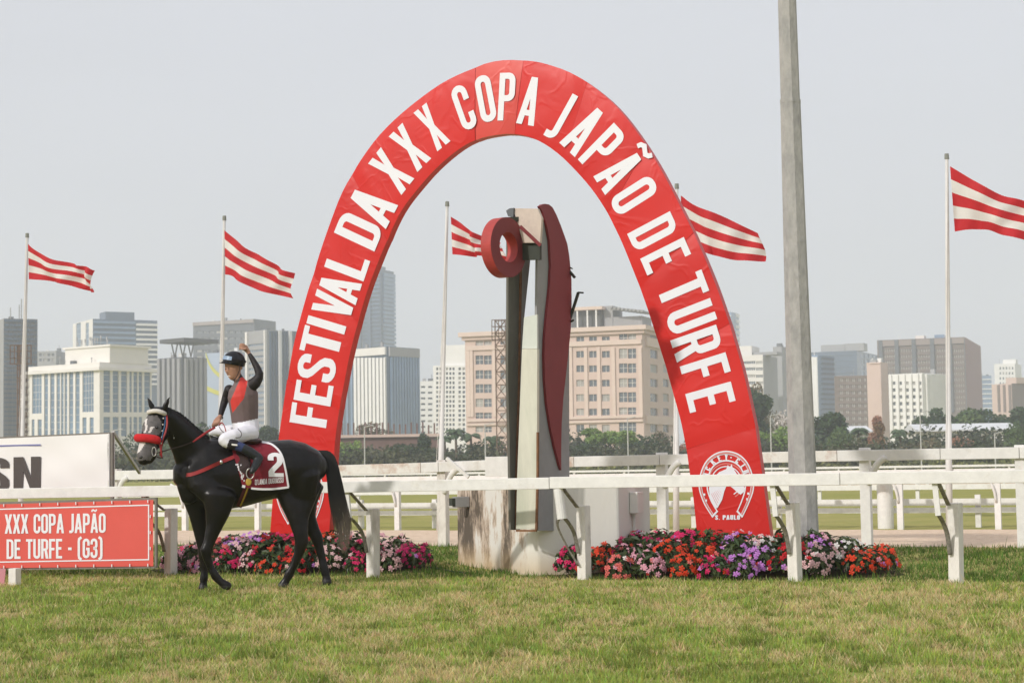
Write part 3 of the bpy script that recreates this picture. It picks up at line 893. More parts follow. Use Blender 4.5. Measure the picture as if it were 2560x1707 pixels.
# rounded light-blue block with a yellow curve
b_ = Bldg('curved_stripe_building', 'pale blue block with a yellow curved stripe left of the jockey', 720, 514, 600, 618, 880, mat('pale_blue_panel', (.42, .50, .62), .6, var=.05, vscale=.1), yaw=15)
MY = mat('yellow_green_stripe', (.62, .60, .10), .7)
for pts in ([(515, 885), (522, 905), (532, 922), (546, 936), (558, 944)], [(515, 969), (530, 976), (546, 982), (560, 985)]):
    pp = [plane_hit(x, y, b_.C, b_.nL) + b_.nL * .3 for x, y in smooth_poly([(*p, 0) for p in pts], 9) for x, y in [(x, y)]] if False else [plane_hit(q.x, q.y, b_.C, b_.nL) + b_.nL * .3 for q in smooth_poly([Vector((*p, 0)) for p in pts], 9)]
    bb = MB()
    for a, c in zip(pp, pp[1:]): bb.add([a - UPZ * .9, c - UPZ * .9, c + UPZ * .9, a + UPZ * .9], [(0, 1, 2, 3)])
    bb.build('painted_stripe', MY, b_.root)
b_.finish()

# -- cream and blue glass block far left
b_ = Bldg('cream_glass_building', 'cream office block with tall blue glass bays and rooftop aerials at left', 560, 70, 249, 380, 905, C_CREAM, yaw=36)
YT, YB = 926, 1034
b_.windows('L', [(80, 104)], [(YT, YB)], M_GLASSB, 2, 5); b_.windows('L', [(79, 86), (94, 104)], [(1048, 1090)], M_GLASSB, 0, 1)
b_.windows('L', [(110, 120), (125, 136), (141, 150), (152, 159), (161, 168), (172, 183), (188, 199)], [(YT, 1092)], M_GLASSB, 0, 8)
b_.windows('L', [(206, 234)], [(YT - 4, 1030)], M_GLASSB, 3, 5); b_.windows('L', [(206, 216), (224, 234)], [(1043, 1090)], M_GLASSB, 0, 1)
b_.windows('R', [(259, 276), (282, 297), (303, 318), (324, 330), (334, 344), (347, 356), (361, 376)], [(922, 1030)], M_GLASSB, 0, 6)
b_.windows('R', [(259, 276), (282, 297), (303, 318), (324, 330), (334, 344), (347, 356)], [(1042, 1090)], M_GLASSB, 0, 2)
b_.cornice(901, 909, 1.2, C_CREAM)
b_.roof_block(138, 250, 865, C_CREAM, 'penthouse', 4, 16)
bb = b_.roof_block(134, 254, 862, C_CREAM, 'penthouse_cornice', 3.5, 17.2, ybot=867)
for k in range(14):
    x = random.uniform(140, 240); u = b_.uv('L', x, 900)[0]; zt = P(x, 862, 566).z
    bb = MB(); p = b_.C + b_.eL * u - b_.nL * 7 + UPZ * zt; hh = random.uniform(1.2, 3.2)
    bb.bar(p, p + UPZ * hh, .15, .15); bb.box(p + UPZ * hh * .85, (.5, .2, 1.0), b_.eL, b_.nL); bb.build('aerial', C_GREY, b_.root)
for i in range(9):
    z0 = P(65, 925 + i * 19, 560).z
    bb = MB(); bb.box(b_.C + b_.eL * (b_.W1 + .7) + b_.nL * .2 + UPZ * (z0 - .9), (2.2, 2.6, 1.4), b_.eL, b_.nL); bb.build('balcony', C_CREAM, b_.root)
b_.finish()
b_ = Bldg('blue_stepped_tower', 'hazy blue stepped tower rising behind the cream glass block', 900, 182, 232, 394, 797, C_CREAM, yaw=60, mR=C_SLATE)
b_.hbars('R', span(812, 960, 13), 340, 394, 4, 1.5, C_WHITEB, 'balcony'); b_.hbars('R', span(806, 960, 13), 234, 338, 3, .6, C_BLUE, 'floor_band')
b_.windows('L', [(190, 202), (214, 222)], [(806, 955)], M_GLASSB, 0, 10)
bb = MB(); bb.box(b_.C + b_.eR * 14 + b_.eL * 5 + UPZ * (b_.H + 1.9), (10, 15, 3.9), b_.eL, b_.eR); bb.build('plant_room', C_SLATE, b_.root)
b_.finish()
b_ = Bldg('dark_slab_tower', 'dark slate office tower at the left edge of the picture', 600, -60, 8, 93, 796, C_GREY, yaw=62, mR=C_DGREY)  # left face in lighter grey: sunlight on that side put into the colour
b_.hbars('R', span(802, 1085, 26), 10, 92, 2.6, .3, C_SLATE, 'floor_band')
b_.vbars('R', span(20, 84, 7), 800, 1085, 1.6, .4, C_DGREY)
for x, hh in ((48, 5), (54, 7), (24, 4)):
    bb = MB(); p = b_.C + b_.eR * (b_.W2 * x / 93) + b_.eL * 3 + UPZ * b_.H; bb.bar(p, p + UPZ * hh, .3, .3); bb.build('aerial', C_GREY, b_.root)
b_.finish()
b_ = Bldg('low_grey_block', 'low pale grey block between the dark tower and the cream penthouse', 950, 93, 140, 140, 877, C_GREY, yaw=6, depth=20); b_.windows('L', cells(96, 138, 4, .6), [(883, 890), (896, 903)], M_GLASS, 0); b_.finish()

# -- right of the arch
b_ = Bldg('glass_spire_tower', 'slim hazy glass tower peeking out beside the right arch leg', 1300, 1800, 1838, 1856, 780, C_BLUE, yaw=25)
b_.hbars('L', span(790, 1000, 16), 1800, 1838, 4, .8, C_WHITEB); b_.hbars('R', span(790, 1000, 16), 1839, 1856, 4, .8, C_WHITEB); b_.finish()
b_ = Bldg('cream_window_block', 'cream block with banded windows between the arch and the concrete pole', 800, 1800, 1914, 1950, 886, C_CREAM, yaw=22, mR=C_GREY)
b_.windows('L', [(1856, 1888), (1890, 1911)], [(902, 910), (918, 926), (936, 944), (953, 961), (971, 979)], M_GLASS, 5)
b_.roof_block(1832, 1878, 864, C_CREAM, 'penthouse', 3, 14); b_.roof_block(1880, 1940, 880, C_GREY, 'plant_room', 4, 10); b_.finish()
b_ = Bldg('pole_side_block', 'grey block hidden behind the concrete lamp pole', 850, 1940, 1962, 2000, 866, C_GREY, yaw=30); b_.windows('R', cells(1966, 1998, 3, .5), cells(880, 1000, 7, .5), M_GLASS, 0); b_.finish()
b_ = Bldg('pale_glass_block', 'pale blue glass block just right of the concrete pole', 900, 2000, 2052, 2092, 888, C_BLUE, yaw=40)
b_.hbars('R', span(897, 1060, 14), 2053, 2092, 3, .5, C_SLATE); b_.vbars('L', span(2012, 2048, 6), 892, 1060, 2.4, .6, C_WHITEB); b_.finish()
b_ = Bldg('blue_grey_terraced_block', 'blue grey terraced glass block behind the pale glass block', 1150, 2030, 2150, 2206, 876, C_SLATE, yaw=24)
b_.hbars('L', span(886, 1040, 11), 2030, 2150, 4, .7, C_BLUE); b_.windows('R', cells(2153, 2204, 5, .7), cells(882, 1030, 10, .6), M_GLASSB, 0)
b_.roof_block(2052, 2112, 860, C_GREY, 'penthouse', 4, 14); b_.roof_block(2113, 2160, 858, C_GREY, 'plant_room', 4, 10); b_.finish()
b_ = Bldg('dark_brown_slab', 'large dark brown slab block with a mauve end wall at right', 900, 2202, 2422, 2462, 842, C_BROWN, yaw=20, mR=C_MAUVE)
b_.windows('L', [(2207, 2241), (2248, 2284), (2291, 2329), (2338, 2374), (2381, 2418)], [(872 + 14.5 * i, 872 + 14.5 * i + 8) for i in range(11)], glassm('bronze_glass', (.20, .17, .14)), 5)
b_.panel('L', 2202, 844, 2422, 866, .8, mat('taupe_brown_band', (.30, .245, .22), .8), 'top_band')
b_.vbars('L', [2204, 2244, 2287, 2333, 2377, 2420], 846, 1030, 4, 1.2, C_DGREY, 'pier')
b_.roof_block(2290, 2312, 836, C_CREAM, 'plant_room', 5, 8); b_.roof_block(2338, 2362, 835, C_BLUE, 'water_tank', 5, 8); b_.finish()
b_ = Bldg('brown_low_block', 'low brown block left of the beige stair tower', 720, 2092, 2174, 2174, 938, C_BROWN, yaw=10, depth=25)
b_.windows('L', cells(2096, 2172, 5, .7), [(945 + 16 * i, 945 + 16 * i + 9) for i in range(8)], glassm('bronze_glass', (.20, .17, .14)), 2); b_.finish()
b_ = Bldg('beige_stair_tower', 'plain beige tower between the brown block and the white grid block', 690, 2174, 2209, 2227, 905, C_BEIGE, yaw=30); b_.hbars('L', [907], 2174, 2209, 5, .5, C_BEIGE2, 'parapet'); b_.finish()
b_ = Bldg('white_grid_block', 'white block with a bold concrete window grid at right', 660, 2228, 2314, 2378, 932, C_WHITEB, yaw=38)
b_.windows('L', cells(2230, 2313, 5, .72), [(953 + 17 * i, 953 + 17 * i + 9) for i in range(7)], M_GLASS, 1)
b_.vbars('L', span(2229, 2313, 6), 934, 1075, 2.6, .9, C_WHITEB); b_.vbars('R', span(2317, 2376, 12), 936, 1070, 2.4, .8, C_WHITEB)
b_.windows('R', [(2318, 2376)], [(950 + 17 * i, 950 + 17 * i + 9) for i in range(7)], M_GLASS, 8); b_.finish()
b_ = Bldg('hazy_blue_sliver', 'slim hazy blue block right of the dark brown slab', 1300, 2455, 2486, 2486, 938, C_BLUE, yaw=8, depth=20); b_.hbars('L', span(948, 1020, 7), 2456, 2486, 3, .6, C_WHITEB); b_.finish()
b_ = Bldg('white_upper_tower', 'white tower rising behind the tan block at the right edge', 1200, 2494, 2546, 2562, 908, C_WHITEB, yaw=25); b_.windows('L', cells(2497, 2543, 6, .5), cells(914, 990, 6, .5), M_GLASS, 0); b_.roof_block(2508, 2540, 898, C_WHITEB, 'plant_room', 4, 8); b_.finish()
b_ = Bldg('tan_block', 'tan block above the trees at the right edge of the picture', 820, 2486, 2536, 2640, 958, C_BEIGE, yaw=50, mR=C_BROWN)
b_.vbars('L', [2498, 2512, 2526], 962, 1030, 3, .5, C_BROWN, 'pier'); b_.roof_block(2510, 2536, 944, C_BEIGE, 'plant_room', 2, 12); b_.finish()

# low white-roofed sheds behind the hedge
def shed(px0, px1, yt, ye, D, label):
    a, b = P(px0, ye, D), P(px1, ye, D); zt = P(px0, yt, D).z; ze = a.z
    r = thing('track_shed', Vector(((a.x + b.x) / 2, D, 0)), label, 'shed', 'low sheds behind the hedge')
    m_ = MB(); m_.box(((a.x + b.x) / 2, D + 5, ze / 2), (b.x - a.x - 1, 9, ze)); m_.build('wall', C_CREAM, r)
    m_ = MB(); m_.prism([Vector((a.x, D - .8, ze)), Vector((a.x, D + 11, ze)), Vector((a.x, D + 11, ze + .3)), Vector((a.x, D + 5, zt + .3)), Vector((a.x, D - .8, ze + .3))], Vector((b.x - a.x, 0, 0))); m_.build('roof', C_ROOFW, r)
    n = int((b.x - a.x) / 2.6)
    pm = MB(); pm.box((0, 0, ze / 2), (.25, .25, ze - .02)); pm = pm.mesh('post', C_CREAM)
    for i in range(n): link_mesh('post', pm, r, Vector((lerp(a.x, b.x, (i + .5) / n), D + .1, 0)) - ORG[r.name])
shed(2288, 2545, 1063, 1079, 330, 'long low shed with a white metal roof at right')
shed(2096, 2180, 1068, 1082, 330, 'short low shed with a white metal roof beside the pink tree')

# red terrace wall with posts
M_RED = mat('rust_red_terrace', (.17, .10, .085), .8, var=.15, vscale=.5)
r = thing('red_terrace', P(960, 1165, 330) * 1.0 - UPZ * P(960, 1165, 330).z, 'rust red terrace wall with a row of bare posts behind the shrubs', 'wall')
a, b = P(840, 1095, 330), P(1100, 1090, 330)
m_ = MB(); m_.box(((a.x + b.x) / 2, 331, a.z / 2), (b.x - a.x, 1.0, a.z)); m_.build('wall', M_RED, r)
m_ = MB(); m_.box(((a.x + b.x) / 2, 330.6, a.z + .3), (b.x - a.x + .5, 1.6, .5)); m_.build('coping', C_BEIGE, r)
for i in range(19):
    x = lerp(a.x, b.x, i / 18); m_ = MB(); hh = random.uniform(1.6, 2.6)
    m_.box((x, 331, a.z + .56 + hh / 2), (.28, .28, hh)); m_.build('post', M_RED, r)

# ------------------------------------------------------------------ lattice floodlight masts
M_RUST = mat('rusty_lattice_steel', (.16, .10, .07), .8, var=.3, vscale=1.5)
def mast(px, ytop, D, w, rackw, rackh, label):
    c = P(px, 1165, D); c.z = 0; H = P(px, ytop, D).z
    r = thing('floodlight_mast', c, label, 'mast', 'lattice floodlight masts')
    m_ = MB(); n = 12
    for sx in (-1, 1):
        for sy in (-1, 1): m_.bar(c + Vector((sx * w / 2, sy * w / 2, 0)), c + Vector((sx * w / 2, sy * w / 2, H)), .14, .14)
    for i in range(n):
        z0, z1 = H * i / n, H * (i + 1) / n
        for sy in (-1, 1):
            m_.bar(c + Vector((-w / 2, sy * w / 2, z0)), c + Vector((w / 2, sy * w / 2, z1)), .08, .08); m_.bar(c + Vector((w / 2, sy * w / 2, z0)), c + Vector((-w / 2, sy * w / 2, z1)), .08, .08)
            m_.bar(c + Vector((-w / 2, sy * w / 2, z1)), c + Vector((w / 2, sy * w / 2, z1)), .08, .08)
    m_.build('lattice', M_RUST, r)
    m_ = MB()
    for i in range(6): m_.bar(c + Vector((lerp(-rackw / 2, rackw / 2, i / 5), -w / 2 - .3, H - rackh)), c + Vector((lerp(-rackw / 2, rackw / 2, i / 5), -w / 2 - .3, H)), .12, .12)
    for i in range(4): m_.bar(c + Vector((-rackw / 2, -w / 2 - .3, H - rackh * i / 3)), c + Vector((rackw / 2, -w / 2 - .3, H - rackh * i / 3)), .12, .12)
    m_.build('rack', M_RUST, r)
mast(1256, 801, 260, 1.5, 2.4, 2.9, 'rusty lattice floodlight mast in front of the beige hotel')
mast(55, 864, 260, 1.1, 3.0, 2.7, 'dark lattice floodlight mast at the left edge before the cream block')

# slim light poles on the infield
M_POLE = mat('galvanised_pole', (.50, .50, .48), .5, var=.1, vscale=3, metal=.2)
for px, yt, D, lab in ((912, 1066, 170, 'slim grey pole right of the left arch leg'), (1214, 1060, 170, 'slim pole before the hotel palms'), (1571, 1045, 170, 'slim pole left of the right arch leg before the hotel'),
                      (1929, 1038, 170, 'slim pole between the arch and the concrete pole'), (2304, 1030, 170, 'slim pole before the white grid block'), (2489, 1082, 170, 'short slim pole before the long shed'), (285, 1005 + 70, 170, 'slim pole behind the white banner')):
    c = P(px, 1165, D); c.z = 0; H = P(px, yt, D).z
    m_ = MB(); m_.tube([c, c + UPZ * H], [.07, .05], 8)
    m_.tube([c + UPZ * (H - .05), c + UPZ * (H + .12) + Vector((.8, 0, 0))], [.035, .05], 6)
    tag(m_.build('light_pole', M_POLE), lab, 'pole', 'slim poles on the infield')

# ------------------------------------------------------------------ vegetation
M_LEAF = attr_mat('tree_leaf', rough=.6, spec=.2, trans=.25)
M_BARK = mat('bark', (.10, .075, .055), .9, var=.3, vscale=1.0)

def leaf_mesh(name, blobs, n, size, cols, seed, flat=.5, hollow=.55):
    r = np.random.default_rng(seed)
    blobs = np.array(blobs, float)                      # x y z rx ry rz
    vol = blobs[:, 3] * blobs[:, 4] * blobs[:, 5]
    bi = r.choice(len(blobs), n, p=vol / vol.sum())
    d = r.normal(size=(n, 3)); d /= np.linalg.norm(d, axis=1)[:, None]
    rad = hollow + (1 - hollow) * r.random(n) ** .7
    rad *= 1 + .22 * (r.random(n) - .5)
    c = blobs[bi, :3] + d * blobs[bi, 3:] * rad[:, None]
    a = r.normal(size=(n, 3)); a /= np.linalg.norm(a, axis=1)[:, None]
    nn = d * .6 + a; nn[:, 2] += flat; nn /= np.linalg.norm(nn, axis=1)[:, None]
    x = np.cross(nn, r.normal(size=(n, 3))); x /= np.linalg.norm(x, axis=1)[:, None]; y = np.cross(nn, x)
    sz = size * (.5 + r.random(n))
    co = np.zeros((n, 4, 3), np.float32)
    co[:, 0] = c - x * sz[:, None]; co[:, 1] = c - y * sz[:, None] * .6; co[:, 2] = c + x * sz[:, None]; co[:, 3] = c + y * sz[:, None] * .6
    cols = np.array(cols); ci = r.integers(0, len(cols), len(blobs))
    base = cols[ci[bi]] * .6 + cols[r.integers(0, len(cols), n)] * .4
    base = base * (1.0 + .9 * r.random(n))[:, None]
    col = np.ones((n, 4, 4), np.float32); col[:, :, :3] = base[:, None, :]
    me = bpy.data.meshes.new(name)
    me.vertices.add(n * 4); me.vertices.foreach_set('co', co.ravel())
    me.loops.add(n * 4); me.loops.foreach_set('vertex_index', np.arange(n * 4, dtype=np.int32))
    me.polygons.add(n); me.polygons.foreach_set('loop_start', np.arange(0, n * 4, 4, dtype=np.int32)); me.polygons.foreach_set('loop_total', np.full(n, 4, np.int32))
    at = me.attributes.new('tint', 'FLOAT_COLOR', 'POINT'); at.data.foreach_set('color', col.ravel())
    me.update(); me.validate(); me.materials.append(M_LEAF)
    return me

GREENS = {'dark': [(.030, .055, .022), (.045, .075, .03), (.035, .06, .035)], 'mid': [(.06, .10, .03), (.085, .12, .04), (.05, .09, .035)],
          'light': [(.13, .20, .05), (.17, .24, .06), (.10, .17, .045)], 'pink': [(.30, .15, .10), (.26, .13, .09), (.12, .10, .05), (.36, .19, .13)],
          'brown': [(.12, .10, .06), (.09, .085, .05), (.15, .12, .075)], 'blossom': [(.55, .50, .48), (.45, .42, .40), (.20, .18, .15)]}
def tree_meshes(kind, seed, shape):
    rr = random.Random(seed); blobs = []
    for i in range(rr.randint(9, 13)):
        a = rr.uniform(0, 6.28); q = rr.uniform(0, 1) ** .6
        if shape == 'umbrella': blobs.append((.42 * q * math.cos(a), .42 * q * math.sin(a), rr.uniform(.68, .88), rr.uniform(.12, .2), rr.uniform(.12, .2), rr.uniform(.07, .11)))
        elif shape == 'bush': blobs.append((.4 * q * math.cos(a), .4 * q * math.sin(a), rr.uniform(.25, .75), rr.uniform(.15, .26), rr.uniform(.15, .26), rr.uniform(.15, .25)))
        elif shape == 'cone':
            z = rr.uniform(.15, .9); w = (1 - z) * .42 + .06; blobs.append((w * math.cos(a) * q, w * math.sin(a) * q, z, rr.uniform(.1, .18), rr.uniform(.1, .18), rr.uniform(.10, .18)))
        else:
            z = rr.uniform(.4, .88); w = .40 * math.sin(min(1, (1.05 - z) * 2.2) * 1.4); blobs.append((w * q * math.cos(a), w * q * math.sin(a), z, rr.uniform(.12, .2), rr.uniform(.12, .2), rr.uniform(.09, .16)))
    n = {'brown': 2000, 'blossom': 400}.get(kind, 3600)
    crown = leaf_mesh('crown', blobs, n, .030 if kind != 'brown' else .024, GREENS[kind], seed)
    t_ = MB(); hi = .6
    t_.tube([(0, 0, -.03), (.01, 0, .2), (-.01, .01, .42), (0, 0, .62)], [.035, .026, .02, .012], 7)
    for b in blobs[:7]:
        t_.tube([(0, 0, rr.uniform(.22, .4)), (b[0] * .5, b[1] * .5, b[2] * .72), (b[0] * .95, b[1] * .95, b[2])], [.014, .009, .003], 5)
    return crown, t_.mesh('trunk', M_BARK, smooth=True)
TREES = {}
def tree(px, yt, wpx, D, kind, shape, label, name='tree', cat='tree', seed=0, group='trees beyond the infield'):
    key = (kind, shape, seed)
    if key not in TREES: TREES[key] = tree_meshes(kind, hash((kind == 'dark', shape == 'bush', len(kind), len(shape), seed)) % 9999, shape)
    c = P(px, 1165, D); c.z = 0; H = P(px, yt, D).z; W = wpx * D / FPX
    r = thing(name, c, label, cat, group)
    W *= 1.25; r.scale = (W, W, H); r.rotation_euler.z = random.uniform(0, 6.28)
    cr = link_mesh('crown', TREES[key][0], r); tk = link_mesh('trunk', TREES[key][1], r)
    return r

TL = [
 (1515, 1062, 118, 300, 'light', 'umbrella', 'pale green umbrella-shaped tree before the beige hotel'),
 (1436, 1098, 90, 300, 'dark', 'bush', 'dark bushy tree right of the monument foot'),
 (1468, 1108, 80, 285, 'dark', 'round', 'small dark tree left of the umbrella tree'),
 (1605, 1080, 110, 310, 'dark', 'bush', 'dark spreading tree right of the umbrella tree'),
 (1660, 1078, 90, 320, 'brown', 'round', 'thin brownish tree beside the right arch leg'),
 (1716, 1098, 70, 300, 'pink', 'bush', 'reddish shrub just behind the right arch leg'),
 (866, 1088, 74, 280, 'light', 'bush', 'pale green bush beside the left arch leg'),
 (960, 1056, 150, 345, 'brown', 'round', 'bare brownish spreading tree behind the red terrace'),
 (905, 1062, 90, 345, 'brown', 'round', 'bare brownish tree left of the terrace posts'),
 (1020, 1068, 110, 345, 'brown', 'bush', 'brownish tree at the right end of the red terrace'),
 (935, 1105, 80, 290, 'mid', 'bush', 'mid green shrub under the red terrace'),
 (1000, 1102, 90, 290, 'dark', 'bush', 'dark shrub under the right half of the red terrace'),
 (1062, 1088, 76, 290, 'dark', 'cone', 'dark pointed tree left of the palms'),
 (1205, 1090, 90, 300, 'dark', 'bush', 'dark shrub before the foot of the hotel'),
 (1880, 968, 150, 330, 'dark', 'round', 'tall dark tree between the arch and the concrete pole'),
 (1846, 990, 100, 335, 'mid', 'round', 'tall green tree touching the right arch leg'),
 (1915, 960, 90, 360, 'brown', 'round', 'thin grey crowned tree above the tall dark tree'),
 (1925, 1055, 120, 290, 'light', 'bush', 'bright green bush left of the concrete pole'),
 (1963, 1010, 60, 300, 'blossom', 'round', 'bare white-blossomed tree against the concrete pole'),
 (1868, 1075, 100, 285, 'dark', 'bush', 'dark shrub behind the right arch leg'),
 (2062, 1030, 130, 320, 'dark', 'round', 'dark tree just right of the concrete pole'),
 (2105, 1050, 90, 310, 'mid', 'bush', 'mid green tree left of the short shed'),
 (2040, 1080, 90, 285, 'dark', 'bush', 'dark bush at the foot of the concrete pole'),
 (2196, 1040, 74, 285, 'pink', 'cone', 'pink flowering conical tree at right'),
 (2335, 1016, 110, 350, 'dark', 'round', 'dark tree before the white grid block'),
 (2408, 1000, 150, 360, 'mid', 'round', 'broad green tree before the dark brown slab'),
 (2465, 1012, 120, 360, 'dark', 'bush', 'dark rounded tree above the long shed'),
 (2532, 1014, 130, 365, 'dark', 'round', 'dark tree at the right edge of the picture'),
 (2575, 1040, 90, 300, 'mid', 'bush', 'green tree cut by the right edge of the picture'),
 (2400, 1080, 64, 285, 'pink', 'bush', 'pinkish shrub right of the flagpole'),
 (2300, 1085, 90, 285, 'brown', 'bush', 'brownish shrub before the long shed'),
 (2480, 1090, 100, 285, 'mid', 'bush', 'green shrub before the right end of the long shed'),
 (2130, 1098, 90, 285, 'mid', 'bush', 'green shrub left of the pink tree'),
 (445, 1046, 110, 330, 'dark', 'round', 'dark tree behind the horse head'),
 (522, 1040, 120, 335, 'dark', 'bush', 'dark tree behind the reins'),
 (600, 1052, 110, 330, 'mid', 'round', 'green tree behind the jockey'),
 (362, 1062, 100, 330, 'dark', 'bush', 'dark tree behind the white banner corner'),
 (655, 1060, 90, 330, 'dark', 'round', 'dark tree beside the left arch leg behind the jockey'),
 (430, 1105, 110, 290, 'mid', 'bush', 'green shrub under the horse chin'),
 (330, 1110, 110, 290, 'brown', 'bush', 'brownish shrub behind the banner brace'),
]
for i, a in enumerate(TL): tree(*a, seed=i % 3)

# palms
def palm(px, yt, wpx, D, label, seed):
    rr = random.Random(seed); c = P(px, 1165, D); c.z = 0; H = P(px, yt, D).z * .86; R = wpx * D / FPX / 2
    r = thing('palm_tree', c, label, 'palm', 'palm trees before the buildings')
    t_ = MB(); t_.tube([c, c + Vector((.1, 0, H * .5)), c + UPZ * H], [.28, .22, .17], 8); t_.build('trunk', M_BARK, r, smooth=True)
    f = MB(); MF = mat('palm_frond', (.05, .085, .035), .6, var=.3, vscale=1.5)
    for i in range(20):
        a = rr.uniform(0, 6.28); e = rr.uniform(-.1, 1.0); L = R * rr.uniform(.85, 1.15); d = Vector((math.cos(a), math.sin(a), 0)); sd = Vector((-d.y, d.x, 0))
        pts = [c + UPZ * H + d * L * k + UPZ * (L * (e * k - 1.1 * k * k * (.6 + .4 * e))) for k in (0, .25, .5, .75, 1)]
        w = [.12, .5, .6, .45, .05]
        for k in range(4):
            f.add([pts[k] - sd * w[k] - UPZ * w[k] * .5, pts[k], pts[k + 1], pts[k + 1] - sd * w[k + 1] - UPZ * w[k + 1] * .5], [(0, 1, 2, 3)])
            f.add([pts[k] + sd * w[k] - UPZ * w[k] * .5, pts[k], pts[k + 1], pts[k + 1] + sd * w[k + 1] - UPZ * w[k + 1] * .5], [(0, 1, 2, 3)])
    f.build('fronds', MF, r, fix=False)
palm(1140, 1060, 62, 295, 'leftmost palm before the white lattice front block', 1)
palm(1178, 1072, 56, 300, 'palm at the left corner of the beige hotel', 2)
palm(1112, 1078, 50, 290, 'small palm left of the tallest palm', 3)
palm(1228, 1078, 50, 305, 'palm beside the rusty floodlight mast', 4)
palm(2148, 1058, 56, 300, 'palm before the short white shed', 5)
palm(2252, 1062, 50, 300, 'palm right of the pink flowering tree', 6)

# hedge: one continuous mass
hb = []
rr = random.Random(5)
x = -95.0
while x < 95:
    hb.append((x, 262 + rr.uniform(-4, 4) - x * .05, rr.uniform(1.0, 2.1), rr.uniform(2.5, 4.5), 2.6, rr.uniform(2.0, 3.3))); x += 1.7
me = leaf_mesh('hedge', hb, 34000, .34, [(.045, .06, .03), (.06, .07, .035), (.08, .08, .045), (.05, .055, .04)], 77, hollow=.3)
tag(link_mesh('hedge', me), 'long dull green hedge in front of the distant trees', 'hedge', kind='stuff')
hb = []
x = -85.0
while x < 90:
    hb.append((x, 238 + rr.uniform(-3, 3), rr.uniform(.2, .6), rr.uniform(2, 3.5), 1.6, rr.uniform(.6, 1.3))); x += rr.uniform(1.6, 6)
me = leaf_mesh('low_shrubs', hb, 9000, .26, [(.13, .13, .05), (.16, .17, .06), (.10, .11, .05)], 78, hollow=.3)
tag(link_mesh('low_shrubs', me), 'low yellowish scrub along the foot of the hedge', 'scrub', kind='stuff')

hb = []
for lo, hi, zc in ((-110, 110, 2.6),):
    x = lo
    while x < hi:
        hgt_ = 2.2 + 2.0 * vnoise(np.array([x]), np.array([0.0]), .06, 31)[0] + rr.uniform(-.5, 1.0)
        hb.append((x, 316 + rr.uniform(-5, 5), hgt_ * .75, rr.uniform(2.5, 4.5), 3.0, hgt_)); x += rr.uniform(1.2, 2.6)
me = leaf_mesh('distant_wood', hb, 30000, .42, [(.035, .055, .03), (.05, .07, .035), (.065, .075, .045), (.045, .05, .038)], 79, hollow=.3)
tag(link_mesh('distant_wood', me), 'continuous grey-green band of woodland under the buildings', 'wood', kind='stuff')

# ------------------------------------------------------------------ flagpoles and flags
M_FPOLE = mat('flagpole_paint', (.66, .65, .62), .5, var=.1, vscale=3)
M_FRED = mat('flag_red', (.58, .028, .035), .75, var=.1, vscale=6, trans=.35)
M_FWHITE = mat('flag_white', (.80, .78, .74), .75, var=.05, vscale=6, trans=.35)
M_KNOB = mat('pole_cap_grey', (.22, .23, .20), .6)
FT = 34.0
FLAGS = [
 (50, 68, 594, [(70, 610), (97, 629), (130, 648), (165, 655), (195, 664), (225, 668), (240, 677)], [(72, 698), (115, 701), (150, 708), (180, 715), (205, 724), (232, 731)], 'leftmost'),
 (548, 561, 551, [(561, 575), (590, 600), (615, 622), (645, 638), (690, 660), (712, 675), (738, 683)], [(563, 686), (580, 690), (610, 708), (650, 727), (690, 737), (735, 746)], 'above the jockey'),
 (1098, 1118, 516, [(1127, 542), (1165, 568), (1190, 583), (1215, 596), (1262, 610)], [(1131, 636), (1170, 640), (1205, 641), (1258, 650)], 'between the arch and the red ring'),
 (1690, 1692, 472, [(1702, 489), (1740, 515), (1800, 538), (1850, 562), (1901, 586)], [(1705, 612), (1767, 633), (1786, 638), (1832, 650), (1874, 654), (1909, 652)], 'right of the arch'),
 (2373, 2367, 398, [(2375, 416), (2440, 455), (2500, 485), (2560, 500), (2620, 528)], [(2387, 579), (2430, 572), (2470, 575), (2510, 590), (2560, 601), (2620, 612)], 'cut by the right edge'),
]
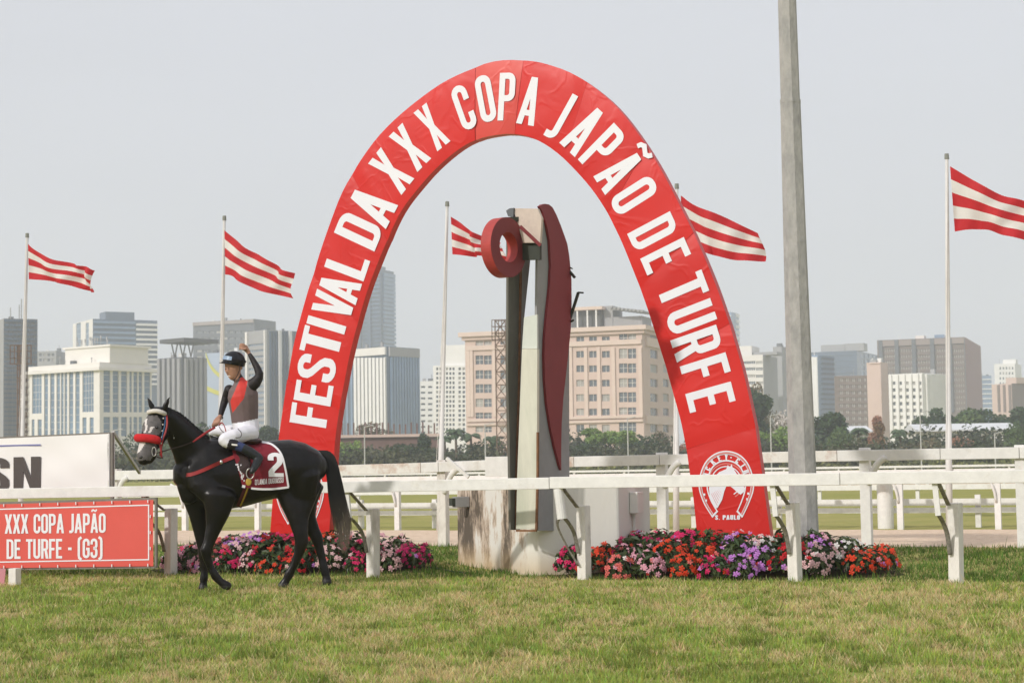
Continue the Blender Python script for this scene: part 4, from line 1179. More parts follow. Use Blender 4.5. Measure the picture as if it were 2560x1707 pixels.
for i, (xb, xt, yt, top, bot, where) in enumerate(FLAGS):
    a = PT(xb, 1320, FT); a.z = 0; b = PT(xt, yt, FT)
    r = thing('flagpole', a, 'slim white flagpole carrying the striped flag ' + where, 'flagpole', 'flagpoles along the far rail')
    m_ = MB(); m_.tube([a - UPZ * .05, a.lerp(b, .28), a.lerp(b, .281), a.lerp(b, .62), b], [.065, .058, .048, .042, .032], 12); m_.build('pole', M_FPOLE, r, smooth=True)
    m_ = MB(); m_.tube([b, b + UPZ * .10], [.045, .04], 10); m_.build('cap', M_KNOB, r)
    m_ = MB(); m_.tube([b - UPZ * .02 + TB * -.05 + TA * .02, a + UPZ * 1.4 - TB * .09], .006, 5); m_.build('halyard', M_FWHITE, r)
    NU, NV = 34, 20
    tp, bt = smooth_poly([Vector((*p, 0)) for p in top], NU + 1), smooth_poly([Vector((*p, 0)) for p in bot], NU + 1)
    m_ = MB(); vs = []
    ph = i * 1.7; am = (1.0, .7, 1.2, .85, 1.1)[i]; fq = (9.5, 7.4, 11, 8.2, 6.6)[i]
    for u in range(NU + 1):
        for v in range(NV + 1):
            k = u / NU; w = v / NV
            q = tp[u].lerp(bt[u], w); q.y += 5.0 * am * math.sin(k * fq * .8 + ph) * math.sin(w * 3.1) * k
            p = PT(q.x, q.y, FT - .06)
            p -= TB * (.22 * am * k ** .6 * math.sin(k * fq - w * (2.2 + am) + ph) + .07 * math.sin(k * 21 + w * 5 + ph) * k ** .5)
            vs.append(p)
    fs, mi = [], []
    m_.v = [tuple(p) for p in vs]
    for u in range(NU):
        for v in range(NV):
            q = u * (NV + 1) + v
            m_.f.append((q, q + 1, q + NV + 2, q + NV + 1)); m_.mi.append(0 if (v // (NV // 5)) % 2 == 0 else 1)
    f = m_.build('flag', [M_FRED, M_FWHITE], smooth=True, fix=False)
    tag(f, 'red and white striped flag flying ' + where, 'flag', 'striped flags')
# ================================================================== the arch
K = 2560 / 2352
AT = 21.8
OUT = [(617, 1250), (619, 1222), (640, 1000), (672, 800), (712, 650), (777, 460), (840, 350), (900, 280), (1000, 200), (1090, 155), (1140, 140), (1190, 138), (1250, 146), (1330, 178), (1420, 250), (1500, 360), (1560, 470), (1613, 580), (1660, 700), (1700, 830), (1730, 960), (1750, 1090), (1768, 1222), (1772, 1250)]
INN = [(753, 1250), (755, 1222), (770, 1000), (795, 850), (822, 735), (860, 620), (915, 495), (970, 420), (1030, 360), (1087, 323), (1140, 310), (1185, 308), (1240, 325), (1300, 370), (1370, 450), (1420, 540), (1465, 650), (1500, 750), (1545, 900), (1570, 1000), (1590, 1130), (1600, 1222), (1604, 1250)]
NA = 121
def resample(pts, n):
    d = smooth_poly([Vector((x * K, y * K, 0)) for x, y in pts], 400)
    return [poly_interp(d, i / (n - 1)) for i in range(n)]
ao, ai = resample(OUT, NA), resample(INN, NA)
# extend the legs straight down to the ground
def to_ground(p):
    g = PT(p.x, p.y, AT); return Vector((g.x, g.y, 0))
M_VINYL = [mat('red_vinyl_%d' % i, c, .40, var=.06, vscale=1.2, bump=.14, bscale=1.6, spec=.32, detail=2) for i, c in enumerate([(.62, .018, .013), (.65, .070, .055), (.585, .016, .012)])]
M_LET = mat('white_vinyl_letter', (.77, .775, .81), .45, var=.03, vscale=3)
M_STEEL = mat('brown_steel_post', (.07, .05, .045), .7, var=.3, vscale=6)
def add_creases(m):                              # fine fold lines of stretched vinyl
    n, l = m.node_tree.nodes, m.node_tree.links
    g = n.new('ShaderNodeNewGeometry'); hs = []
    for sc_, dist_ in ((.75, .9), (1.9, .5)):
        t = n.new('ShaderNodeTexNoise'); t.inputs['Scale'].default_value = sc_; t.inputs['Detail'].default_value = 2.5; t.inputs['Distortion'].default_value = dist_
        l.new(g.outputs['Position'], t.inputs['Vector'])
        a = n.new('ShaderNodeMath'); a.operation = 'SUBTRACT'; l.new(t.outputs['Fac'], a.inputs[0]); a.inputs[1].default_value = .5
        b = n.new('ShaderNodeMath'); b.operation = 'ABSOLUTE'; l.new(a.outputs[0], b.inputs[0])
        r = n.new('ShaderNodeMapRange'); r.interpolation_type = 'SMOOTHSTEP'; r.inputs['From Max'].default_value = .045; r.inputs['To Min'].default_value = 1; r.inputs['To Max'].default_value = 0
        l.new(b.outputs[0], r.inputs['Value']); hs.append(r.outputs[0])
    ad = n.new('ShaderNodeMath'); l.new(hs[0], ad.inputs[0]); l.new(hs[1], ad.inputs[1])
    bp = n.new('ShaderNodeBump'); bp.inputs['Strength'].default_value = .15; bp.inputs['Distance'].default_value = .011
    l.new(ad.outputs[0], bp.inputs['Height'])
    b0 = n['Principled BSDF']; old = b0.inputs['Normal'].links[0].from_socket
    l.new(old, bp.inputs['Normal']); l.new(bp.outputs[0], b0.inputs['Normal'])
for mm in M_VINYL: add_creases(mm)
base = PT(1298, 1340, AT); base.z = 0
arch = thing('race_arch', base, 'tall red vinyl arch with white lettering standing over the finish monument', 'arch')
def k_near(x, y):
    return min(range(NA), key=lambda i: ((ao[i] + ai[i]) / 2 - Vector((x * K, y * K, 0))).length)
cuts = [0] + sorted({k_near(715, 910), k_near(775, 690), k_near(850, 480), k_near(1088, 240), k_near(1188, 222), k_near(1320, 270), k_near(1440, 420), k_near(1535, 600), k_near(1595, 780), k_near(1660, 1015)}) + [NA - 1]
AD = .15
def wall_pt(i, w):
    return PT(*(ao[i].lerp(ai[i], w)).xy, AT)
for c in range(len(cuts) - 1):
    i0, i1 = cuts[c], cuts[c + 1]; m_ = MB(); NWD = 8; rows = []
    n = (i1 - i0) * 2
    tone = 1 if c == 4 else (0 if c % 2 else 2)
    puff = random.uniform(.009, .014)
    for q in range(n + 1):
        f = i0 + (i1 - i0) * q / n; i = min(int(f), NA - 2); fr_ = f - i
        o_, n_ = ao[i].lerp(ao[i + 1], fr_), ai[i].lerp(ai[i + 1], fr_)
        e = min(q, n - q) / n * (i1 - i0)
        dip = puff * math.exp(-(e / .9) ** 2) if 0 < c < len(cuts) - 1 else 0
        row = []
        for wv in range(NWD + 1):
            w = wv / NWD; pp = PT(*(o_.lerp(n_, w)).xy, AT)
            edge = .014 if wv in (0, NWD) else .003 if wv in (1, NWD - 1) else 0
            row.append(pp + TB * (dip + edge + .003 * math.sin(q * .5 + wv * .5 + c)) + TB * (.004 if c == 4 else 0))
        row += [row[-1] + TB * AD, row[0] + TB * AD]
        if q == 0 and c == 0 or q == n and c == len(cuts) - 2:
            row = [Vector((v.x, v.y, 0.0)) if False else v for v in row]
        rows.append(row)
    if c == 0: rows.insert(0, [Vector((v.x, v.y, 0)) for v in rows[0]])
    if c == len(cuts) - 2: rows.append([Vector((v.x, v.y, 0)) for v in rows[-1]])
    L = len(rows[0])
    # leave a narrow joint between panels
    if c > 0: rows[0] = [a.lerp(b, .03 if c not in (4, 5) else .10) for a, b in zip(rows[0], rows[1])]
    for row in rows: m_.v += [tuple(v) for v in row]
    for q in range(len(rows) - 1):
        for j in range(L):
            a, b = q * L + j, q * L + (j + 1) % L
            m_.f.append((a, b, b + L, a + L)); m_.mi.append(0)
    m_.f.append(tuple(range(L))); m_.mi.append(0)
    m_.f.append(tuple((len(rows) - 1) * L + j for j in range(L))); m_.mi.append(0)
    pn = m_.build('panel', M_VINYL[tone], arch, smooth=True); pn.data.set_sharp_from_angle(angle=.6)
# dark core seen in the joints
m_ = MB(); rows = []
for i in range(0, NA, 2): rows.append([wall_pt(i, .03) + TB * .05, wall_pt(i, .97) + TB * .05, wall_pt(i, .97) + TB * (AD - .02), wall_pt(i, .03) + TB * (AD - .02)])
for r_ in rows: m_.v += [tuple(v) for v in r_]
for q in range(len(rows) - 1):
    for j in range(4): m_.f.append((q * 4 + j, q * 4 + (j + 1) % 4, q * 4 + 4 + (j + 1) % 4, q * 4 + 4 + j)); m_.mi.append(0)
m_.build('frame_core', mat('dark_red_lining', (.20, .012, .010), .7), arch)
LETTERS = [('F', 773, 1037), ('E', 784, 982), ('S', 792, 920), ('T', 803, 855), ('I', 816, 812), ('V', 833, 763), ('A', 849, 720), ('L', 868, 660), ('D', 897, 577), ('A', 931, 514), ('X', 978, 428), ('X', 1025, 369), ('X', 1080, 318), ('C', 1160, 269), ('O', 1214, 247), ('P', 1267, 242),
           ('A', 1325, 253), ('J', 1402, 290), ('A', 1459, 326), ('P', 1506, 371), ('A', 1548, 428), ('~', 1605, 383), ('O', 1585, 489), ('D', 1632, 580), ('E', 1664, 641), ('T', 1707, 724), ('U', 1727, 793), ('R', 1741, 858), ('F', 1763, 922), ('E', 1776, 993)]
for ch, x, y in LETTERS:
    ref = (1544, 436) if ch == '~' else (x, y)
    i = min(range(NA), key=lambda q: ((ao[q] + ai[q]) / 2 - Vector((*ref, 0))).length)
    o_, n_ = wall_pt(i, 0), wall_pt(i, 1)
    up = (o_ - n_); wdt = up.length; up.normalize()
    tn = (wall_pt(min(i + 1, NA - 1), .5) - wall_pt(max(i - 1, 0), .5)).normalized()
    up = (up - tn * up.dot(tn)).normalized()
    c = PT(x, y, AT); k = i / (NA - 1)
    hgt = .645 * wdt * (.99 if k < .3 else 1)
    wx = 1.38 if k < .22 else lerp(1.38, 1.0, (k - .22) / .18) if k < .40 else .9 if k < .52 else lerp(.95, 1.16, (k - .52) / .34) if k < .86 else 1.16
    if ch in 'X': wx *= .92
    if ch in 'VA' and k < .3: wx *= .80
    if ch == 'I': wx *= .95
    if ch == 'T': wx *= 1.12
    if ch == 'A' : wx *= 1.03
    m_ = MB()
    if ch == '~':
        glyph_mesh(m_, '~', lambda a, b: c + tn * a + up * (b + .52 * hgt), hgt * .95, -TB, depth=.004)
    else:
        glyph_mesh(m_, ch, lambda a, b: c + tn * a + up * b, hgt, -TB, t=.142, depth=.004, wx=wx)
    m_.build('letter', M_LET, arch)
# horseshoe emblems on both legs (zoom units around their centre)
M_EMB = mat('pale_red_print', (.72, .22, .19), .45)
HS_O = [(550, 830), (470, 700), (422, 560), (425, 440), (478, 300), (570, 212), (690, 180), (812, 212), (902, 300), (955, 440), (960, 560), (912, 700), (850, 830)]
HS_I = [(605, 768), (548, 670), (512, 560), (516, 450), (556, 352), (620, 300), (690, 285), (762, 300), (826, 352), (866, 450), (868, 560), (836, 670), (795, 768)]
HEAD = [(585, 745), (530, 640), (520, 545), (560, 450), (620, 390), (690, 360), (705, 318), (725, 345), (742, 310), (755, 350), (790, 400), (820, 470), (872, 545), (866, 582), (830, 610), (800, 590), (770, 560), (720, 520), (690, 530), (670, 580), (650, 660), (605, 740)]
def emblem(cx, cy, kx, ky):
    def fn(x, y, d=.006): return PT(cx + (x - 690) / 3.92 * kx, cy + (y - 505) / 3.92 * ky, AT) - TB * d
    so = smooth_poly([Vector((*p, 0)) for p in HS_O], 49); si = smooth_poly([Vector((*p, 0)) for p in HS_I], 49)
    def band(a, b, d, m):
        q = MB()
        for j in range(48): q.add([fn(*a[j].xy, d), fn(*a[j + 1].xy, d), fn(*b[j + 1].xy, d), fn(*b[j].xy, d)], [(0, 1, 2, 3)])
        return q.build('emblem_band', m, arch, fix=False)
    mix2 = lambda k: [a.lerp(b, k) for a, b in zip(so, si)]
    band(so, mix2(.13), .006, M_LET); band(mix2(.15), mix2(.27), .006, M_EMB); band(mix2(.30), mix2(.36), .006, M_LET); band(mix2(.86), si, .006, M_LET)
    q = MB()
    for a, b in ((so[0], si[0]), (so[-1], si[-1])):
        d = (b - a); p = Vector((-d.y, d.x, 0)).normalized() * 9
        q.add([fn(*(a - p).xy, .0075), fn(*(b - p).xy, .0075), fn(*(b + p).xy, .0075), fn(*(a + p).xy, .0075)], [(0, 1, 2, 3)])
    q.build('emblem_band', M_LET, arch, fix=False)
    word = 'JOCKEY-CLUB'
    for j, ch in enumerate(word):
        k = lerp(.215, .785, j / (len(word) - 1)); i = int(k * 48)
        o_, n_ = so[i], si[i]; cc = o_.lerp(n_, .6)
        tg = (so[min(i + 1, 48)] - so[max(i - 1, 0)]).normalized(); upv = (o_ - n_).normalized()
        q = MB(); glyph_mesh(q, ch, lambda a, b: fn(*(cc + tg * a + upv * b).xy), 62, Vector((0, 0, 0)), t=.19, depth=0, wx=1.25); q.build('emblem_letter', M_LET, arch)
    for rad in (178, 150):
        q = MB(); nn = 40
        for j in range(nn):
            a0, a1 = [math.radians(lerp(-60, 240, (j + e) / nn)) for e in (0, 1)]
            pt = lambda a, r: (690 + r * math.cos(a), 480 - r * math.sin(a))
            q.add([fn(*pt(a0, rad)), fn(*pt(a1, rad)), fn(*pt(a1, rad - 10)), fn(*pt(a0, rad - 10))], [(0, 1, 2, 3)])
        q.build('emblem_ring', M_EMB if rad == 178 else M_LET, arch, fix=False)
    q = MB(); hp = [fn(x, y, .008) for x, y in HEAD]
    q.add(hp, geometry.tessellate_polygon([hp])); q.build('emblem_horse', M_LET, arch, fix=False)
    q = MB()
    for j in range(7):
        a = Vector((545 + j * 14, 600 - j * 8, 0)); b = Vector((600 + j * 9, 715 - j * 24, 0)); p = Vector((2.5, 2, 0))
        q.add([fn(*(a - p).xy, .0095), fn(*(b - p).xy, .0095), fn(*(b + p).xy, .0095), fn(*(a + p).xy, .0095)], [(0, 1, 2, 3)])
    q.build('emblem_mane', M_VINYL[0], arch, fix=False)
    q = MB()
    for x, y in ((475, 610), (492, 668), (905, 600), (895, 655)): q.add([fn(x - 9, y - 11), fn(x + 9, y - 11), fn(x + 9, y + 11), fn(x - 9, y + 11)], [(0, 1, 2, 3)])
    q.build('emblem_nail', M_LET, arch, fix=False)
    x = 580; s_ = 'S. PAULO'; sc_ = 245 / (text_width(s_, .19, .07) * 45)
    for ch in s_:
        w = glyph(ch, .19)[1] * 45 * sc_
        if ch != ' ':
            q = MB(); glyph_mesh(q, ch, lambda a, b: fn(x + a + w / 2, 833 - b), 45, Vector((0, 0, 0)), t=.19, depth=0, wx=sc_); q.build('emblem_letter', M_LET, arch)
        x += w + .07 * 45 * sc_
emblem(1816, 1209, 1.0, 1.0)
emblem(750, 1228, .86, .98)
for px, yb in ((826, 1345), (1757, 612)):
    p = PT(px, 1345, AT + AD + .12); p.z = -.05; q = MB()
    zt = PT(px, 1245 if px < 1000 else 612, AT + AD + .12).z
    q.box(p + UPZ * (zt / 2 + .02), (.075, .075, zt + .1), TA, TB)
    q.build('support_post', M_STEEL if px < 1000 else mat('grey_steel', (.13, .15, .16), .6), arch)
q = MB(); p = PT(826, 1306, AT + AD + .06); q.box(p, (.12, .2, .03), TA, TB); q.build('clamp', M_STEEL, arch)

# ================================================================== concrete lamp pole
M_CONC = mat('raw_concrete', (.40, .39, .37), .9, var=.18, vscale=5, color2=(.27, .27, .265), mix=(.45, .75), bump=.5, bscale=25, stretch=(1, 1, .5))
PD = 21.9; c0 = P(2012, 1350, PD); c0.z = 0; c_t = P(1967, 0, PD); dirp = (c_t - P(2010, 1320, PD)) / (c_t - P(2010, 1320, PD)).z
pole = thing('concrete_pole', c0, 'tall tapering eight-sided concrete pole right of the arch', 'pole')
def octo(c, r, rot=.05): return [c + Vector((r * math.cos(rot + i * math.pi / 4), r * math.sin(rot + i * math.pi / 4), 0)) for i in range(8)]
zj = P(1975, 256, PD).z
for (za, ra), (zb, rb) in (((-.1, .182), (zj, .126)), ((zj + .008, .120), (12.5, .09))):
    q = MB(); n = 6
    for i in range(n):
        a, b = lerp(za, zb, i / n), lerp(za, zb, (i + 1) / n)
        lo, hi = octo(c0 + dirp * a, lerp(ra, rb, i / n)), octo(c0 + dirp * b, lerp(ra, rb, (i + 1) / n))
        q.add(lo + hi, [(j, (j + 1) % 8, 8 + (j + 1) % 8, 8 + j) for j in range(8)])
        if i == n - 1: q.add(hi, [tuple(range(8))])
    q.build('shaft', M_CONC, pole)
q = MB(); q.hexa(octo(c0 + dirp * (zj - .02), .129), octo(c0 + dirp * (zj + .03), .129)); q.build('joint_ring', M_CONC, pole)

# ================================================================== finish monument
PHI = math.radians(60)
MN = Vector((math.sin(PHI), -math.cos(PHI), 0)); MT = Vector((math.cos(PHI), math.sin(PHI), 0))
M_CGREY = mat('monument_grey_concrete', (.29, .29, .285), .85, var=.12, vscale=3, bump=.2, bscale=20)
M_COLIVE_SHADE = mat('monument_olive_shaded_concrete', (.13, .125, .105), .85, var=.25, vscale=3, stretch=(1, 1, .25))  # deeper than the grey concrete: shade on the left slab painted into its colour
M_MAROON = mat('maroon_panel_and_ring_shade', (.205, .030, .034), .55, var=.1, vscale=2)  # leaf panel's own maroon; on the ring front it stands for shade
M_RINGRED = mat('ring_red_paint', (.40, .048, .042), .55, var=.18, vscale=6)
M_BEAM = mat('stained_beige_concrete', (.58, .49, .42), .85, var=.12, vscale=5, color2=(.42, .36, .30), mix=(.55, .75))
M_PANE = mat('cream_acrylic_panel', (.62, .61, .51), .35, var=.12, vscale=3, color2=(.50, .52, .42), mix=(.4, .7), stretch=(1, 1, .2), spec=.5)
M_PANE2 = mat('pale_green_acrylic_panel', (.60, .63, .57), .3, var=.06, vscale=4)
M_RUSTE = mat('rusty_edge', (.20, .10, .05), .9, var=.4, vscale=14)
M_DARKG = mat('dark_green_steel', (.035, .042, .030), .6, var=.2, vscale=6)
M_PLASTER = mat('stained_white_plaster', (.76, .74, .68), .9, var=.06, vscale=3, bump=.5, bscale=14)
def plinth_material():
    m = bpy.data.materials.new('stained_white_plaster_wall'); m.use_nodes = True
    n, l = m.node_tree.nodes, m.node_tree.links; b = n['Principled BSDF']; b.inputs['Roughness'].default_value = .9; b.inputs['Specular IOR Level'].default_value = .2
    g = n.new('ShaderNodeNewGeometry')
    mp = n.new('ShaderNodeMapping'); mp.inputs['Scale'].default_value = (1, 1, .45); l.new(g.outputs['Position'], mp.inputs[0])
    t1 = n.new('ShaderNodeTexNoise'); t1.inputs['Scale'].default_value = 1.9; t1.inputs['Detail'].default_value = 3; l.new(mp.outputs[0], t1.inputs['Vector'])
    t2 = n.new('ShaderNodeTexNoise'); t2.inputs['Scale'].default_value = 14; t2.inputs['Detail'].default_value = 10; t2.inputs['Roughness'].default_value = .75; l.new(mp.outputs[0], t2.inputs['Vector'])
    mul = n.new('ShaderNodeMath'); mul.operation = 'MULTIPLY_ADD'; l.new(t2.outputs['Fac'], mul.inputs[0]); mul.inputs[1].default_value = .62; l.new(t1.outputs['Fac'], mul.inputs[2])
    sx = n.new('ShaderNodeSeparateXYZ'); l.new(g.outputs['Position'], sx.inputs[0])
    # damp climbs the left flank of the block (dirt with a place of its own)
    mr = n.new('ShaderNodeMapRange'); mr.inputs['From Min'].default_value = .28; mr.inputs['From Max'].default_value = -.05; mr.inputs['To Min'].default_value = -.22; mr.inputs['To Max'].default_value = .06; l.new(sx.outputs['X'], mr.inputs['Value'])
    ad = n.new('ShaderNodeMath'); ad.operation = 'ADD'; l.new(mul.outputs[0], ad.inputs[0]); l.new(mr.outputs[0], ad.inputs[1])
    r = n.new('ShaderNodeValToRGB'); e = r.color_ramp.elements
    e[0].position = .80; e[0].color = (.74, .72, .66, 1); e[1].position = 1.0; e[1].color = (.13, .105, .08, 1)
    k = e.new(.88); k.color = (.56, .45, .35, 1)
    l.new(ad.outputs[0], r.inputs[0])
    # ochre splash of soil at the foot
    mz = n.new('ShaderNodeMapRange'); mz.inputs['From Min'].default_value = .05; mz.inputs['From Max'].default_value = .32; mz.inputs['To Min'].default_value = .65; mz.inputs['To Max'].default_value = 0; l.new(sx.outputs['Z'], mz.inputs['Value'])
    mm = n.new('ShaderNodeMix'); mm.data_type = 'RGBA'; l.new(mz.outputs[0], mm.inputs[0]); l.new(r.outputs[0], mm.inputs[6]); mm.inputs[7].default_value = (.52, .38, .22, 1)
    l.new(mm.outputs[2], b.inputs['Base Color'])
    bp = n.new('ShaderNodeBump'); bp.inputs['Strength'].default_value = .4; bp.inputs['Distance'].default_value = .015; l.new(t2.outputs['Fac'], bp.inputs['Height']); l.new(bp.outputs[0], b.inputs['Normal'])
    return m
F_, L_, R_, B_ = P(1318, 1165, 21.45), P(1141, 1165, 24.3), P(1545, 1165, 21.62), P(1622, 1165, 23.3)
plan = [Vector((p.x, p.y, 0)) for p in (L_, F_.lerp(L_, .12), F_.lerp(L_, .03) + Vector((.02, .0, 0)), F_.lerp(R_, .10), R_, B_)]
plan += [Vector((B_.x - .25, B_.y + 1.6, 0)), Vector((L_.x + .5, L_.y + 1.2, 0))]
mon = thing('finish_monument', Vector((plan[2].x, plan[2].y, 0)), 'finish post monument, stained white block with tall slotted pylon under the arch', 'monument')
q = MB(); q.hexa([p - UPZ * .15 for p in plan], [p + UPZ * 1.07 for p in plan]); q.build('plinth', plinth_material(), mon, bevel=.03)
AR = P(1344, 1165, 21.18)                         # near edge of the right slab
AL = P(1270, 1165, 21.12)
AP = P(1340, 1165, 21.05)
hR = lambda x, y: plane_hit(x, y, AR, MN)
hL = lambda x, y: plane_hit(x, y, AL, MN)
hP = lambda x, y, d=0: plane_hit(x, y, AP - MT * d, MT)
slab = [(1347, 560), (1344, 640), (1342, 800), (1344, 1000), (1345, 1190), (1346, 1326), (1424, 1326), (1423, 1000), (1423, 800), (1422, 690), (1416, 640), (1405, 592), (1392, 548), (1378, 522), (1362, 513), (1352, 522)]
q = MB(); q.prism([hR(*p) for p in slab], -MN * .03); q.build('right_slab', M_CGREY, mon)
leaf = [(1342, 517), (1349, 512), (1356, 510.5), (1366, 512), (1375, 519), (1385, 538), (1396, 565), (1404, 587), (1412, 610), (1417, 640), (1420, 670), (1422.5, 700), (1423, 760), (1421, 820), (1417, 860), (1414, 890), (1409, 935), (1402, 995), (1398, 1057), (1396.5, 1118), (1397, 1175), (1392, 1161), (1381, 1118), (1371, 1072), (1361, 1010), (1356, 950), (1354.5, 890), (1355.5, 850), (1357, 830), (1361, 785), (1368, 720), (1371, 665), (1368, 602), (1359, 556), (1351, 532)]
q = MB(); q.prism([hR(*p) + MN * .035 for p in leaf], -MN * .032); q.build('leaf_panel', M_MAROON, mon)
q = MB(); q.prism([hL(*p) for p in [(1271, 545), (1271, 700), (1270, 950), (1274, 1108), (1277, 1324), (1287, 1324), (1288, 1190), (1295, 950), (1298, 700), (1298, 545)]], -MN * .03); q.build('left_slab', M_COLIVE_SHADE, mon)
q = MB(); q.prism([hL(*p) + MN * .004 for p in [(1303.2, 545), (1303.2, 700), (1300, 870), (1293, 1190), (1290, 1324), (1300, 1324), (1306, 1000), (1310, 793), (1325, 650), (1327, 545)]], -MN * .03); q.build('left_slab_return', M_CGREY, mon)
q = MB(); q.prism([hL(*p) + MN * .012 for p in [(1298.2, 545), (1298.2, 700), (1295.2, 950), (1288.2, 1190), (1287.2, 1324), (1289.8, 1324), (1292.8, 1190), (1299.8, 870), (1303, 700), (1303, 545)]], -MN * .03); q.build('rust_edge', M_RUSTE, mon)
q = MB(); q.prism([hP(*p) for p in [(1305, 872), (1343, 872), (1342.5, 1190), (1339, 1322), (1290, 1322), (1293, 1190)]], MT * .05); q.build('front_panel', M_PANE, mon)
q = MB(); q.prism([hP(*p, -.03) for p in [(1310, 793), (1325, 790), (1342.5, 786), (1343, 871), (1305, 871)]], MT * .03); q.build('upper_panel', M_PANE2, mon)
for a, b in (((1291, 1326), (1341, 1326)), ((1341, 1324), (1344.3, 1190)), ((1344.3, 1190), (1344.5, 1080))):
    q = MB(); q.bar(hP(*a, .01), hP(*b, .01), .022, .03, MT); q.build('panel_trim', M_RUSTE, mon)
q = MB(); q.prism([hP(*p, .02) for p in [(1283, 521), (1344, 522), (1354, 546), (1350, 607), (1308, 607), (1294, 560)]], MT * .045); q.build('top_beam', M_BEAM, mon)
q = MB(); q.prism([hP(*p, -.03) for p in [(1302, 608), (1349, 608), (1349, 649), (1302, 650)]], MT * .05); q.build('beam_soffit', M_DARKG, mon)
q = MB(); q.prism([hP(*p, .05) for p in [(1265, 527), (1274, 521), (1284, 520), (1282.5, 543), (1270, 541)]], MT * .2); q.build('beam_tip', mat('slate_steel', (.11, .12, .13), .6), mon)
# ring
q = MB(); rc = P(1271.7, 618, 20.93); NS = 56; Zv = UPZ; Xv = Zv.cross(MN).normalized()
RA = math.radians(54); RN = Vector((math.sin(RA), -math.cos(RA), 0)); Xv = Zv.cross(RN).normalized(); ro, ri, th = .352, .178, .145; ring_rows = []
for j in range(NS):
    a = 2 * math.pi * j / NS; d = Xv * math.cos(a) + Zv * math.sin(a)
    ring_rows.append([rc + d * ro, rc + d * ro - RN * th, rc + d * ri - RN * th, rc + d * ri])
for j in range(NS):
    A, B = ring_rows[j], ring_rows[(j + 1) % NS]
    for e in range(4):
        q.add([A[e], A[(e + 1) % 4], B[(e + 1) % 4], B[e]], [(0, 1, 2, 3)], 1 if e == 3 else 0)  # front face takes the maroon: shade on the red ring put into colour
q.build('ring', [M_RINGRED, M_MAROON], mon)
q = MB(); q.bar(P(1300, 566, 20.92), P(1351, 614, 20.92), .03, .04); q.build('ring_stay', M_MAROON, mon)
q = MB(); q.bar(rc - MN * .1 + UPZ * .33, P(1296, 548, 21.15), .06, .05); q.build('ring_hanger', M_DARKG, mon)
for a, b, w in (((1421, 675), (1437, 694), .028), ((1424, 800), (1446, 731), .03), ((1446, 731), (1458, 732), .02), ((1424, 806), (1434, 800), .02), ((1424, 668), (1431, 672), .012)):
    q = MB(); q.bar(P(*a, 21.9), P(*b, 21.85), w, w); q.build('bracket_rod', M_DARKG, mon)
# small floodlight on the left flank and the meter box on the right flank
dl = (plan[0] - plan[1]).normalized(); nl_ = Vector((dl.y, -dl.x, 0)); nl_ = nl_ if nl_.x < 0 else -nl_
p = plan[1].lerp(plan[0], .80); p.z = P(1150, 1254, p.y).z
q = MB(); q.box(p + nl_ * .10, (.16, .19, .135), dl, nl_); q.build('flank_lamp_housing', M_CGREY, mon, bevel=.006)
q = MB(); q.box(p + nl_ * .215 , (.15, .05, .10), dl, nl_); q.build('flank_lamp_glass', M_DARKG, mon)
dr = (plan[5] - plan[4]).normalized(); nr_ = Vector((dr.y, -dr.x, 0))
p = plan[4].lerp(plan[5], .42); p.z = P(1560, 1256, p.y).z
q = MB(); q.box(p + nr_ * .055, (.34, .10, .26), dr, nr_); q.build('meter_box', M_PLASTER, mon, bevel=.006)
q = MB(); q.tube([p + nr_ * .03 - UPZ * .13 - dr * .05, p + nr_ * .03 - dr * .05 - UPZ * (p.z - .14)], .018, 8); q.build('conduit', M_PLASTER, mon)

# ================================================================== banners at left
M_BANNERW = mat('white_banner_vinyl', (.82, .81, .79), .5, var=.02, vscale=1.5, bump=.05, bscale=2.2)
M_BANNERR = mat('salmon_red_banner_vinyl', (.66, .095, .075), .5, var=.05, vscale=2, bump=.15, bscale=2.5)
M_DKLET = mat('dark_grey_print', (.075, .062, .058), .5)
M_BLUEL = mat('blue_print', (.16, .17, .38), .5)
M_FRAMEG = mat('grey_frame_tube', (.20, .18, .155), .6, var=.2, vscale=8)
WT = 20.25
wb = thing('white_banner', PT(100, 1300, WT) * Vector((1, 1, 1)).x - UPZ * PT(100, 1300, WT).z, 'white vinyl banner with dark letters above the red banner at left', 'banner')
W0, W1 = -420, 270
def wfn(x, y, d=0): return PT(x, y, WT) - TB * d
q = MB(); NX, NY = 44, 12
top = lambda x: lerp(1096, 1084, x / 270); bot = lambda x: lerp(1236, 1221, x / 270)
for i in range(NX + 1):
    for j in range(NY + 1):
        x = lerp(W0, W1, i / NX); y = lerp(top(x), bot(x), j / NY)
        wv = .006 * math.sin(x * .021 + j * .55) + .003 * math.sin(x * .06 - j * .8)
        q.v.append(tuple(wfn(x, y, wv)))
for i in range(NX):
    for j in range(NY):
        a = i * (NY + 1) + j; q.f.append((a, a + 1, a + NY + 2, a + NY + 1)); q.mi.append(0)
q.build('sheet', M_BANNERW, wb, smooth=True, fix=False)
q = MB(); q.prism([wfn(271, 1083), wfn(271, 1221), wfn(271, 1221) + TB * .13, wfn(271, 1083) + TB * .13], TA * .012); q.build('side_flap', M_BANNERW, wb)
q = MB(); q.bar(wfn(W0, top(W0) - 2, -.035), wfn(272, 1083, -.035), .03, .03); q.build('frame_tube', M_FRAMEG, wb)
q = MB(); q.bar(wfn(276, 1081, -.04), wfn(276, 1240, -.04) - UPZ * .9, .04, .04); q.build('frame_post', M_FRAMEG, wb)
q = MB(); q.bar(wfn(276, 1080, -.06), PT(349, 1181, WT + 1.6), .035, .045); q.build('brace', mat('galvanised_brace', (.35, .34, .32), .4, metal=.6), wb)
